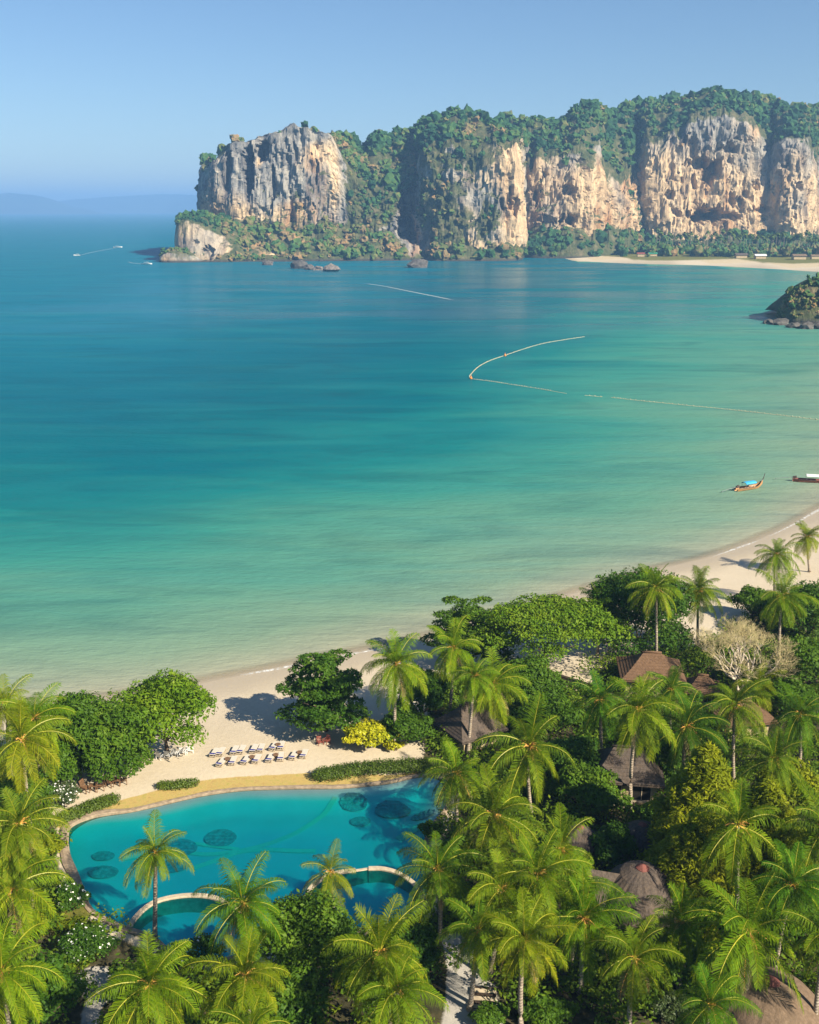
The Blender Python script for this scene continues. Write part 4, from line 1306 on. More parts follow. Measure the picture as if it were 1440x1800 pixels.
tree('round_tree', 500, 1765, 2.6, crown_mesh('crown', dome_lobes(3.0, 3.0, 3.6, 13, 12), 7000, .32, LEAF_DARK, 12), 'low dark tree under the dense round tree', .6)
tree('casuarina_tree', 1232, 1450, 5.4, crown_mesh('crown', cone_lobes(5.6, 12.0, 13, 70), 24000, .50, LEAF_OLIVE, 13, up=.9, aspect=.26), 'tall olive-green feathery conical tree beside the house', 1.0, limbs=3)
tree('casuarina_tree', 1340, 1475, 4.6, crown_mesh('crown', cone_lobes(5.0, 9.0, 14, 56), 17000, .50, LEAF_OLIVE, 14, up=.9, aspect=.28), 'feathery olive tree behind the conical one, by the picture edge', 1.0, limbs=3)
tree('casuarina_tree', 1215, 1540, 3.6, crown_mesh('crown', cone_lobes(4.6, 7.5, 15, 50), 14000, .50, LEAF_OLIVE, 15, up=.9, aspect=.28), 'lower olive feathery tree beside the big thatched dome', .8, limbs=3)
tree('croton_shrub', 1374, 1538, 2.6, crown_mesh('crown', dome_lobes(2.2, 2.0, 2.2, 12, 16), 2800, .30, LEAF_YELLOW, 16), 'bright yellow-green patch of leaves below the feathery olive tree', 1.2, cat='shrub', trunk_r=.08)
tree('broadleaf_tree', 1425, 1075, 4.4, crown_mesh('crown', dome_lobes(5.2, 4.6, 5.4, 17, 17), 10500, .36, LEAF_DARK, 17), 'dark tree at the picture edge where the beach ends', 1.4)
tree('broadleaf_tree', 1418, 1165, 4.2, crown_mesh('crown', dome_lobes(4.6, 4.2, 5.2, 15, 18), 9500, .36, LEAF_MID, 18), 'green tree at the picture edge beside the bare tree', 1.4)
tree('broadleaf_tree', 1325, 1052, 3.0, crown_mesh('crown', dome_lobes(3.4, 3.0, 3.2, 12, 19), 5500, .36, LEAF_MID, 19), 'low bushy tree on the sand under the leaning beach palm', .8)
tree('broadleaf_tree', 930, 1190, 3.0, crown_mesh('crown', dome_lobes(4.2, 3.4, 3.6, 15, 20), 8000, .34, LEAF_MID, 20), 'mixed green tree in front of the broad spreading tree', 1.0)
tree('broadleaf_tree', 1035, 1395, 2.6, crown_mesh('crown', dome_lobes(3.6, 3.2, 3.8, 15, 21), 8500, .32, LEAF_MID, 21), 'green bushy tree left of the house with windows', .8)
tree('broadleaf_tree', 1005, 1340, 3.0, crown_mesh('crown', dome_lobes(3.2, 3.0, 4.0, 13, 22), 7000, .34, LEAF_DARK, 22), 'dark tree between the wide palm and the house', 1.0)
tree('broadleaf_tree', 1075, 1495, 2.4, crown_mesh('crown', dome_lobes(2.6, 2.4, 3.2, 11, 23), 5500, .30, LEAF_DARK, 23), 'dark low tree between the two small grey domes', .8)
tree('broadleaf_tree', 960, 1250, 2.8, crown_mesh('crown', dome_lobes(3.8, 3.2, 3.6, 14, 24), 7500, .34, LEAF_MID, 24), 'green tree behind the wide arching palm', 1.0)
tree('broadleaf_tree', 1385, 1395, 3.2, crown_mesh('crown', dome_lobes(3.6, 3.2, 4.2, 14, 25), 7500, .32, LEAF_OLIVE, 25), 'olive leafy tree beside the palm with brown heart', 1.2)
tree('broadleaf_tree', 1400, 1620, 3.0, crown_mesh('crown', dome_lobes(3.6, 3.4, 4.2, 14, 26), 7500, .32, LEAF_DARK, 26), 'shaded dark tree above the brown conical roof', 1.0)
tree('broadleaf_tree', 1195, 1690, 2.4, crown_mesh('crown', dome_lobes(2.6, 2.4, 3.2, 12, 27), 5500, .30, LEAF_MID, 27), 'green bush behind the palm with dry grey fronds', .6)
tree('broadleaf_tree', 70, 1745, 3.4, crown_mesh('crown', dome_lobes(3.0, 3.0, 4.0, 13, 28), 7500, .30, LEAF_DARK, 28), 'dark rounded tree at the bottom corner beside the stone path', 1.0)
tree('broadleaf_tree', 1385, 1225, 3.0, crown_mesh('crown', dome_lobes(3.4, 3.0, 3.8, 12, 29), 6000, .34, LEAF_MID, 29), 'green tree below the bare white-branched tree', 1.0)
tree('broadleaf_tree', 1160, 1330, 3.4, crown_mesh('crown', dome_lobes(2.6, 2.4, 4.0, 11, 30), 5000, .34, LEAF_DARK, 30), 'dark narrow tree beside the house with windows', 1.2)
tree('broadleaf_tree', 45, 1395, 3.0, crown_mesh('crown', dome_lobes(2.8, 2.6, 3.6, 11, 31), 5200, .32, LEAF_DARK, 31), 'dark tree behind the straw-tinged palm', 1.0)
tree('broadleaf_tree', 730, 1690, 2.6, crown_mesh('crown', dome_lobes(2.4, 2.4, 3.4, 11, 32), 5000, .30, LEAF_DARK, 32), 'shaded leafy tree between the bottom palm and the path', .8)

# the bare tree
def bare_tree():
    x, y = at(1306, 1160, GZ + 5)
    root = empty('bare_tree', (x, y, gz(x, y)))
    tag(root, 'leafless tree with twisted white branches and pale tan twigs', 'tree')
    rr = random.Random(5)
    wood, twig = Geo(), Geo()
    ends = []
    def grow(p, d, L, r, lev):
        q = p + d * L + Vector((rr.uniform(-1, 1), rr.uniform(-1, 1), 0)) * L * .16
        mid = (p + q) / 2 + Vector((rr.uniform(-1, 1), rr.uniform(-1, 1), rr.uniform(-.5, .5))) * L * .14
        (wood if lev < 5 else twig).tube([p, mid, q], [r, r * .85, r * .68], 5 if lev < 3 else 3, cap=False)
        if lev >= 8: return
        m = 3 if lev in (0, 3, 4, 6, 7) else 2
        for i in range(m):
            a = rr.uniform(0, 2 * PI)
            e = (d + Vector((math.cos(a), math.sin(a), rr.uniform(-.15, .55))) * rr.uniform(.55, .95)).normalized()
            e.z = max(e.z, -.02)
            grow(q, e, L * rr.uniform(.70, .86), r * (.66 if m == 2 else .58), lev + 1)
    for k in range(4):
        a = k * PI / 2 + .4
        grow(Vector((0, 0, .6)), Vector((math.cos(a) * .62, math.sin(a) * .62, 1)).normalized(), 2.3, .26, 0)
    wood.tube([(0, 0, -.2), (0, 0, .8)], [.42, .34], 8)
    wood.build('trunk', PALE_BARK, root, True)
    twig.build('crown', TWIG, root)
bare_tree()

def shrub(name, cx, cy, rx, ry, rz, n, leaf, m, seed, label, flowers=0, lobes=10):
    x, y, z = on_ground(cx, cy)
    root = empty(name, (x, y, z))
    tag(root, label, 'shrub')
    lb = dome_lobes(rx, ry, rz, lobes, seed)
    link('foliage', crown_mesh('foliage', lb, n, leaf, m, seed), root)
    g = Geo()
    for i in range(5):
        a = i * 1.257
        g.tube([(0, 0, -.1), (math.cos(a) * rx * .3, math.sin(a) * rx * .3, rz * .5)], [.05, .02], 4)
    g.build('stem', BARK, root)
    if flowers:
        V, F, t = leaf_cloud(lb, flowers, .17, np.random.default_rng(seed + 5), up=.9, shell=.02, aspect=.95)
        Vn = V.copy(); Vn[:, 2] += .05
        tag(link('blossoms', np_mesh('blossoms', Vn, [F], FLOWER, False), root), kind='stuff')
    return root

shrub('flowering_shrub', 110, 1416, 2.0, 1.7, 2.0, 3400, .22, LEAF_GREY, 41, 'grey-green shrub with white blossoms at the end of the left hedge', 170)
shrub('flowering_shrub', 128, 1600, 1.6, 1.5, 2.2, 4200, .20, LEAF_DARK, 42, 'dark shrub dotted with white blossoms on the pool bank', 90)
shrub('flowering_shrub', 155, 1688, 2.3, 1.8, 2.4, 5600, .20, LEAF_DARK, 43, 'widest dark shrub dotted with white blossoms beside the stone path', 110)
shrub('flowering_shrub', 345, 1692, 2.0, 1.5, 1.8, 3800, .20, LEAF_DARK, 44, 'dark shrub with few blossoms under the two bottom palms at the pool', 22)
shrub('leafy_shrub', 135, 1640, 1.8, 1.2, 1.0, 2400, .20, LEAF_OLIVE, 45, 'rusty olive ground shrub between the two white-flowered shrubs')
shrub('leafy_shrub', 85, 1500, 1.6, 1.6, 1.4, 2600, .24, LEAF_OLIVE, 46, 'yellow-green shrub beside the stone edge of the pool')
shrub('leafy_shrub', 760, 1470, 1.3, 1.2, 1.2, 1800, .24, LEAF_MID, 47, 'green shrub on the bank where the pool narrows')
shrub('leafy_shrub', 1150, 1440, 1.9, 1.6, 1.3, 2600, .26, LEAF_DARK, 48, 'dark shrub under the white-trunked palm')
shrub('leafy_shrub', 860, 1800, 1.5, 1.3, 1.3, 2400, .22, LEAF_MID, 49, 'green shrub below the dark steps')
shrub('leafy_shrub', 960, 1795, 2.6, 1.6, 1.4, 3600, .22, LEAF_MID, 50, 'green shrub bed between the skirted palm and the orange-hearted one')
shrub('leafy_shrub', 1180, 1785, 2.2, 1.6, 1.3, 3000, .22, LEAF_GREY, 51, 'greyish shrub left of the palm with dry grey fronds')
shrub('leafy_shrub', 1430, 1262, 1.8, 1.6, 2.0, 2200, .26, LEAF_GREY, 52, 'pale twiggy bush at the picture edge')
shrub('leafy_shrub', 740, 1660, 1.8, 1.6, 1.6, 3000, .24, LEAF_DARK, 53, 'dark shrub between the pool corner and the path')
shrub('leafy_shrub', 690, 1318, 1.2, 1.1, 1.1, 1500, .28, LEAF_YELLOW, 54, 'small yellow shrub against the trunk of the tall palm')

def hedge(label, pts, width, h, seed, z=None):
    P = [on_ground(*p) for p in pts]
    C = smooth_curve([p[:2] for p in P], 2 + 4 * len(pts))
    c0 = C.mean(0)
    root = empty('hedge', (c0[0], c0[1], gz(*c0)))
    tag(root, label, 'hedge')
    rr = random.Random(seed)
    lb = []
    for i, q in enumerate(C):
        e = min(i, len(C) - 1 - i)
        s = width * (.5 if e == 0 else .8 if e == 1 else 1) * rr.uniform(.9, 1.1)
        lb.append((q[0] - c0[0], q[1] - c0[1], h * .35, s * .62, s * .55, h * rr.uniform(.55, .72)))
    L = np.linalg.norm(np.diff(C, axis=0), axis=1).sum()
    link('foliage', crown_mesh('foliage', lb, int(620 * L * width ** .8), .17, LEAF_HEDGE, seed, shell=.25), root)
    g = Geo()
    for q in C: g.tube([(q[0] - c0[0], q[1] - c0[1], -.1), (q[0] - c0[0], q[1] - c0[1], h * .6)], .05, 4)
    tag(g.build('stem', BARK, root), kind='stuff')
hedge('short clipped green hedge on the lawn by the pool, below the bright round tree', [(281, 1386), (300, 1386), (322, 1384), (347, 1380)], 1.1, .9, 61)
hedge('low green hedge curving along the pool end beside the flowering shrub', [(103, 1450), (130, 1436), (160, 1424), (185, 1415), (203, 1410)], 1.6, 1.0, 62)
hedge('long curved green hedge between the sand and the pool below the yellow shrub', [(560, 1369), (580, 1367), (610, 1362), (645, 1357), (680, 1355), (710, 1354), (740, 1352), (765, 1350)], 2.0, 1.2, 63)

# undergrowth: nobody could count it
def undergrowth():
    rg = np.random.default_rng(77)
    Vs, Fs, Ts, nb = [], [], [], 0
    cand = rg.uniform([-70, 44], [125, 175], (12000, 2))
    def px_of(Q): return project(np.concatenate([Q, np.full((len(Q), 1), GZ)], 1))
    qx, qy = px_of(cand)
    ok = (qx > -120) & (qx < 1800) & (qy < 1960) & (qy > 1040)
    ok &= blur_mask(cand, JUNGLE, .5) > .6
    ok &= ~(inside(cand, POOL) | (seg_dist(cand, np.vstack([POOL, POOL[:1]])) < 1.6))
    ok &= blur_mask(cand, PAVE, .8) < .3
    ok &= blur_mask(cand, GSAND, .8) < .3
    for (hx, hy, hr) in HUT_FEET: ok &= ((cand - np.array([hx, hy])) ** 2).sum(1) > hr ** 2
    cand = cand[ok][:1600]
    for q in cand:
        r = rg.uniform(.8, 2.0); h = rg.uniform(.7, 3.2)
        z = GZ
        lb = [(q[0], q[1], z + h * .3, r, r, h * .7), (q[0] + r * .5, q[1], z + h * .3, r * .6, r * .6, h * .5), (q[0] - r * .4, q[1] + r * .3, z + h * .4, r * .6, r * .6, h * .6)]
        V, F, t = leaf_cloud(lb, int(70 + 42 * r * r), .34, rg, up=.7, shell=.5)
        Vs.append(V); Fs.append(F + nb); nb += len(V)
        Ts.append(np.clip(t + rg.normal(0, .2), 0, 1))
    me = np_mesh('undergrowth', np.concatenate(Vs), [np.concatenate(Fs)], leafy('undergrowth_leaf', (.032, .078, .004), (.085, .160, .007), (.20, .26, .012), .30, .6, .2), False, {'rnd': np.concatenate(Ts)})
    tag(link('undergrowth', me), kind='stuff')
# ------------------------------------------------------------------ buildings
HUT_FEET = []
def dome_hut(cx, cy, r, h, wall_h, label, rz=0.0, gable=False, mat_=None):
    """round thatched hut; its roof top is seen at (cx, cy)"""
    mat_ = mat_ or THATCH
    x, y = at(cx, cy, GZ + wall_h + h)
    HUT_FEET.append((x, y, r + .3))
    root = empty('thatched_hut', (x, y, GZ - .1), rz)
    tag(root, label, 'hut')
    n = 64
    V, F = [], []
    prof = [(1.0, -.12), (1.02, 0.0), (.97, .16), (.90, .34), (.80, .52), (.66, .70), (.48, .85), (.28, .95), (.10, 1.0)]
    rr = random.Random(int(cx))
    wob = [1 + .018 * rr.uniform(-1, 1) for _ in range(n)]
    g = Geo()
    for i, (a, b) in enumerate(prof):
        for k in range(n):
            t = 2 * PI * k / n
            q = r * a * (1 + (wob[k] - 1) * (1 + .4 * (i % 2)))
            V.append((q * math.cos(t), q * math.sin(t), wall_h + h * b))
    for i in range(len(prof) - 1):
        for k in range(n):
            F.append((i * n + k, i * n + (k + 1) % n, (i + 1) * n + (k + 1) % n, (i + 1) * n + k))
    F.append(tuple((len(prof) - 1) * n + k for k in range(n)))
    g.add(V, F)
    roof = g.build('roof', mat_, root, False)
    g = Geo(); g.lathe([(r * .16, .93 * h), (r * .15, 1.0 * h), (r * .07, 1.05 * h), (.02, 1.08 * h)], 14, (0, 0, wall_h), 0, .06, 3)
    g.build('ridge_cap', RIDGE, roof)
    g = Geo(); g.lathe([(r * .82, 0), (r * .82, wall_h + .1)], 28)
    g.build('wall', PLASTER, root)
    g = Geo(); g.box((0, -r * .82 - .02, 1.0), (1.0, .10, 2.0))
    g.build('door', DARK_WOOD, root)
    if gable:
        g = Geo()
        a = Vector((-r * .95, -r * .1, wall_h + h * .35)); b_ = Vector((-r * .45, 0, wall_h + h * .62))
        g.add([(-r * 1.25, 0, wall_h + h * .98), (-r * .9, -r * .52, wall_h), (-r * .9, r * .52, wall_h), (-r * .25, -.05, wall_h + h * .80), (-r * .35, -r * .50, wall_h + .05), (-r * .35, r * .50, wall_h + .05)],
              [(0, 1, 4, 3), (0, 3, 5, 2), (0, 2, 1)])
        g.build('gable', mat_, roof)
    return root

def hip_house(cx, cy, lx, ly, wall_h, rise, label, rz, mat_, ridge=.35, over=.7, windows=2, name='house', wall_m=None):
    """house with a hipped roof whose ridge middle is seen at (cx, cy)"""
    x, y = at(cx, cy, GZ + wall_h + rise)
    HUT_FEET.append((x, y, max(lx, ly) * .5))
    root = empty(name, (x, y, GZ - .1), rz)
    tag(root, label, 'house')
    a, b = lx / 2 + over, ly / 2 + over
    e = lx / 2 * ridge
    g = Geo()
    nc = 9
    def slope(p, q, r_, s):          # thatch courses from eave to ridge, each lapping the one below
        V, F = [], []
        for i in range(nc):
            t0, t1 = i / nc, (i + 1.12) / nc if i < nc - 1 else 1
            lift = .05
            for t, u in ((t0, lift), (min(1, t1), 0.0)):
                A = Vector(p).lerp(Vector(s), t); B = Vector(q).lerp(Vector(r_), t)
                A.z += u - .45 * math.sin(PI * t) * .35; B.z += u - .45 * math.sin(PI * t) * .35
                V += [A, B]
            k = 4 * i
            F.append((k, k + 1, k + 3, k + 2))
        g.add(V, F)
    E = [(-a, -b, wall_h - .2), (a, -b, wall_h - .2), (a, b, wall_h - .2), (-a, b, wall_h - .2)]
    R0, R1 = (-e, 0, wall_h + rise), (e, 0, wall_h + rise)
    slope(E[0], E[1], R1, R0); slope(E[1], E[2], R1, R1); slope(E[2], E[3], R0, R1); slope(E[3], E[0], R0, R0)
    g.add([Vector(p) - Vector((0, 0, .18)) for p in E], [(0, 3, 2, 1)])
    for i in range(4):
        p, q = Vector(E[i]), Vector(E[(i + 1) % 4])
        g.add([p, q, q - Vector((0, 0, .18)), p - Vector((0, 0, .18))], [(0, 3, 2, 1)])
    roof = g.build('roof', mat_, root)
    g = Geo()
    g.tube([(-e - .2, 0, wall_h + rise + .06), (0, 0, wall_h + rise + .10), (e + .2, 0, wall_h + rise + .06)], .14, 6)
    g.build('ridge_cap', mat_, roof, True)
    g = Geo(); g.box((0, 0, wall_h / 2), (lx, ly, wall_h))
    g.build('wall', wall_m or PLASTER, root)
    for i in range(windows):
        px = -lx / 2 + lx * (i + .5) / windows
        g = Geo(); g.box((px, -ly / 2 - .015, wall_h * .55), (lx / windows * .62, .06, wall_h * .5))
        w = g.build('window', DARK, root)
        g = Geo()
        ww, hh = lx / windows * .62, wall_h * .5
        for dx in (-ww / 2, 0, ww / 2): g.box((px + dx, -ly / 2 - .05, wall_h * .55), (.07, .08, hh + .1))
        for dz in (-hh / 2, hh / 2): g.box((px, -ly / 2 - .055, wall_h * .55 + dz), (ww + .1, .08, .08))
        g.build('frame', PALE_WOOD, w)
    return root

hip_house(1146, 1146, 6.2, 5.2, 2.8, 2.0, 'beach pavilion with a broad brown shingle hip roof under the dark tree', R(-6), SHINGLE, .30)
h = hip_house(1103, 1312, 5.6, 4.8, 3.2, 2.0, 'house with a dark thatched roof, pale wall and dark windows behind the white palm trunk', R(-8), THATCH, .45)
g = Geo()
for i in range(12): g.box((-2.6 + i * .475, -3.0, .62), (.07, .07, 1.0))
g.box((0, -3.0, 1.15), (5.6, .12, .09)); g.box((0, -3.0, .2), (5.6, .12, .09))
g.build('railing', PALE_WOOD, h)
g = Geo(); g.box((0, -2.75, .0), (5.8, .8, .2)); g.build('veranda', PALE_WOOD, h)
hip_house(826, 1234, 4.6, 4.6, 2.2, 2.4, 'thatched shelter with a dark sloping roof between the palms above the pool', R(32), THATCH, .5, windows=1)
hip_house(1306, 1228, 4.6, 3.8, 2.4, 1.5, 'house with an orange-brown roof behind the drooping yellow-ribbed palm', R(10), SHINGLE, .35)
hip_house(1236, 1186, 2.6, 2.6, 2.2, 1.2, 'small house with an orange roof under the bare white-branched tree', R(-14), SHINGLE, .35)
dome_hut(1020, 1452, 2.15, 2.5, 1.5, 'grey bell-shaped thatched dome beside the dark low tree, nearest the wide palm')
dome_hut(1130, 1447, 2.5, 2.4, 1.5, 'dark thatched dome directly under the white-trunked palm')
dome_hut(1130, 1523, 3.6, 3.6, 1.6, 'largest grey thatched dome with a pointed gable beside the olive feathery tree', gable=True)
dome_hut(1356, 1722, 4.0, 3.0, 1.4, 'sunlit brown conical thatched roof at the bottom below the wide curved palm', mat_=THATCH_BROWN)

# terrace wall by the pavilion
x, y, z = on_ground(1010, 1208)
root = tag(empty('garden_wall', (x, y, z), R(-38)), 'low pale garden wall with a dark coping beside the beach pavilion', 'wall')
g = Geo(); g.box((0, 0, .45), (6.5, .30, .9)); g.build('wall_body', PALE_STONE, root)
g = Geo(); g.box((0, 0, .96), (6.7, .46, .12)); g.build('coping', DARK_WOOD, root)

# timber steps beside the path
x, y, z = on_ground(851, 1765)
root = tag(empty('garden_steps', (x, y, z), R(-6)), 'short flight of pale steps with dark edges beside the grey path', 'steps')
for i in range(4):
    g = Geo()
    g.box((0, -i * .62 + 1.0, .32 - i * .15), (1.7, .62, .12)); g.box((0, -i * .62 + 1.0 - .33, .25 - i * .15), (1.72, .06, .26), m=1)
    g.box((0, -i * .62 + 1.0 + .20, .386 - i * .15), (1.7, .18, .012), m=1)
    g.build('step', [PALE_STONE, DARK_WOOD], root)

# ------------------------------------------------------------------ beach furniture
def make_lounger(cat='sun lounger'):
    root = empty('sun_lounger', (0, 0, 0))
    g = Geo()
    for s in (-1, 1): g.box((s * .34, 0, .30), (.06, 1.95, .07))
    g.box((0, -.95, .30), (.68, .06, .07)); g.box((0, .95, .30), (.68, .06, .07))
    for k in range(7): g.box((0, .85 - k * .2, .325), (.64, .09, .025))
    g.build('frame', PALE_WOOD, root)
    for sx in (-1, 1):
        for sy in (-.8, .8):
            q = Geo(); q.box((sx * .33, sy, .135), (.06, .06, .27)); q.build('leg', PALE_WOOD, root)
    g = Geo(); g.box((0, .32, .385), (.64, 1.24, .09)); g.build('mattress', CUSHION, root)
    g = Geo(); g.box((0, -.60, .47), (.64, .70, .08), rx=R(-16)); b = g.build('backrest', CUSHION, root)
    g = Geo(); g.box((0, -.66, .545), (.60, .34, .05), rx=R(-16)); g.box((0, -.82, .615), (.60, .16, .10), rx=R(-16)); g.build('towel', NAVY, root)
    return root

first = make_lounger()
back = [(378, 1326.5), (389, 1325.2), (413, 1322.5), (425, 1321.3), (447, 1319.8), (459.5, 1318.8), (482.5, 1315.5), (495, 1314.3)]
front = [(390, 1343.5), (410, 1341), (433, 1339.5), (452, 1337.8), (476, 1335.8), (494, 1333.8), (517, 1331.5), (535, 1328.8)]
ORD = ['first', 'second', 'third', 'fourth', 'fifth', 'sixth', 'seventh', 'eighth']
for row, name in ((back, 'row nearer the sea'), (front, 'row nearer the pool')):
    for i, p in enumerate(row):
        o = first if (row is back and i == 0) else copy_tree(first)
        o.location = on_ground(*p)
        o.rotation_euler.z = R(-6 + (3 if i % 2 else -2)) + R(random.uniform(-7, 7))
        o.scale = (.92, .88, .85)
        tag(o, f'navy-towelled cream lounger, {ORD[i]} from the bright tree, {name}', 'sun lounger', 'sun loungers in two rows on the sand')
# low tables between the pairs of the front row
first = None
for i, p in enumerate([(400, 1340), (443, 1336.5), (485, 1332.8), (526.5, 1328.5), (489, 1314.5)]):
    if first is None:
        root = empty('side_table', (0, 0, 0))
        g = Geo(); g.lathe([(.30, .0), (.31, .03), (.30, .05)], 16, (0, 0, .42)); g.build('table_top', WOOD, root)
        for k in range(3):
            a = k * 2.094
            g = Geo(); g.tube([(.24 * math.cos(a), .24 * math.sin(a), 0), (.12 * math.cos(a), .12 * math.sin(a), .43)], .025, 5); g.build('leg', WOOD, root)
        first = o = root
    else:
        o = copy_tree(first)
    o.location = on_ground(*p)
    tag(o, ['small brown table between the first two loungers near the pool', 'small brown table between third and fourth loungers near the pool', 'small brown table between fifth and sixth loungers near the pool',
            'small brown table between the last two loungers near the pool', 'small brown table between the last two loungers near the sea'][i], 'table', 'small tables between loungers')

# white chairs under the bright round tree
def make_chair(m, arm=True):
    root = empty('armchair', (0, 0, 0))
    g = Geo()
    for k in range(5): g.box((0, -.20 + k * .11, .44), (.60, .085, .035))
    g.build('seat', m, root)
    g = Geo()
    for k in range(5): g.box((-.24 + k * .12, .30, .76), (.07, .035, .62), rx=R(-10))
    g.box((0, .365, 1.07), (.62, .05, .08)); g.build('backrest', m, root)
    for sx in (-1, 1):
        for sy in (-.27, .27):
            q = Geo(); q.box((sx * .30, sy, .22), (.06, .06, .46)); q.build('leg', m, root)
        q = Geo(); q.box((sx * .32, .0, .66), (.08, .66, .04)); q.box((sx * .32, -.28, .55), (.05, .05, .22)); q.build('armrest', m, root)
    return root
first = make_chair(WHITE)
for i, p in enumerate([(282, 1334), (296, 1332), (309, 1329), (322, 1326), (334, 1323)]):
    o = first if i == 0 else copy_tree(first)
    o.location = on_ground(*p); o.rotation_euler.z = R(150 + 12 * i)
    o.scale = (1.05, 1.05, .9)
    tag(o, f'white slatted chair under the bright round tree, {ORD[i]} counted from its trunk', 'chair', 'white chairs under the beach tree')
first = make_chair(WOOD)
for i, (p, a) in enumerate([((151, 1392), 70), ((177, 1389), -70), ((195, 1382), 70), ((217, 1378), -70)]):
    o = first if i == 0 else copy_tree(first)
    o.location = on_ground(*p); o.rotation_euler.z = R(a); o.scale = (1.2, 1.2, 1.15)
    tag(o, ['brown wooden armchair nearest the flowering shrub under the beach tree', 'brown wooden armchair right of the first small table under the beach tree',
            'brown wooden armchair left of the second small table under the beach tree', 'brown wooden armchair at the sunny end of the row under the beach tree'][i], 'chair', 'brown chairs under the beach tree')
def square_table(p, label, m=WOOD):
    root = empty('wooden_table', on_ground(*p), R(8)); tag(root, label, 'table')
    g = Geo()
    for k in range(5): g.box((0, -.28 + k * .14, .70), (.72, .125, .04))
    g.build('table_top', m, root)
    for sx in (-1, 1):
        for sy in (-1, 1):
            g = Geo(); g.box((sx * .30, sy * .28, .34), (.06, .06, .68)); g.build('leg', m, root)
square_table((164, 1391), 'small brown table between the two chairs nearest the flowering shrub')
square_table((206, 1381), 'small brown table between the two chairs at the sunny end')
first = make_chair(RED)
for i, (p, a) in enumerate([((563, 1309), 30), ((574, 1307), -40)]):
    o = first if i == 0 else copy_tree(first)
    o.location = on_ground(*p); o.rotation_euler.z = R(a); o.scale = (.95, .95, .8)
    tag(o, ['red chair at the edge of the layered tree shadow, seaward one', 'red chair under the layered tree, the one closer to the yellow shrub'][i], 'chair', 'red chairs under the layered tree')
# water jar beside the beach tree
x, y, z = on_ground(252, 1337)
root = tag(empty('water_jar', (x, y, z)), 'dark clay water jar standing under the bright round tree', 'jar')
g = Geo(); g.lathe([(.28, 0), (.45, .3), (.50, .6), (.38, .95), (.30, 1.02)], 18); g.build('jar_body', DARK_WOOD, root, True)
g = Geo(); g.lathe([(.31, 1.0), (.36, 1.04), (.34, 1.10), (.28, 1.10)], 18); g.build('rim', DARK_WOOD, root, True)

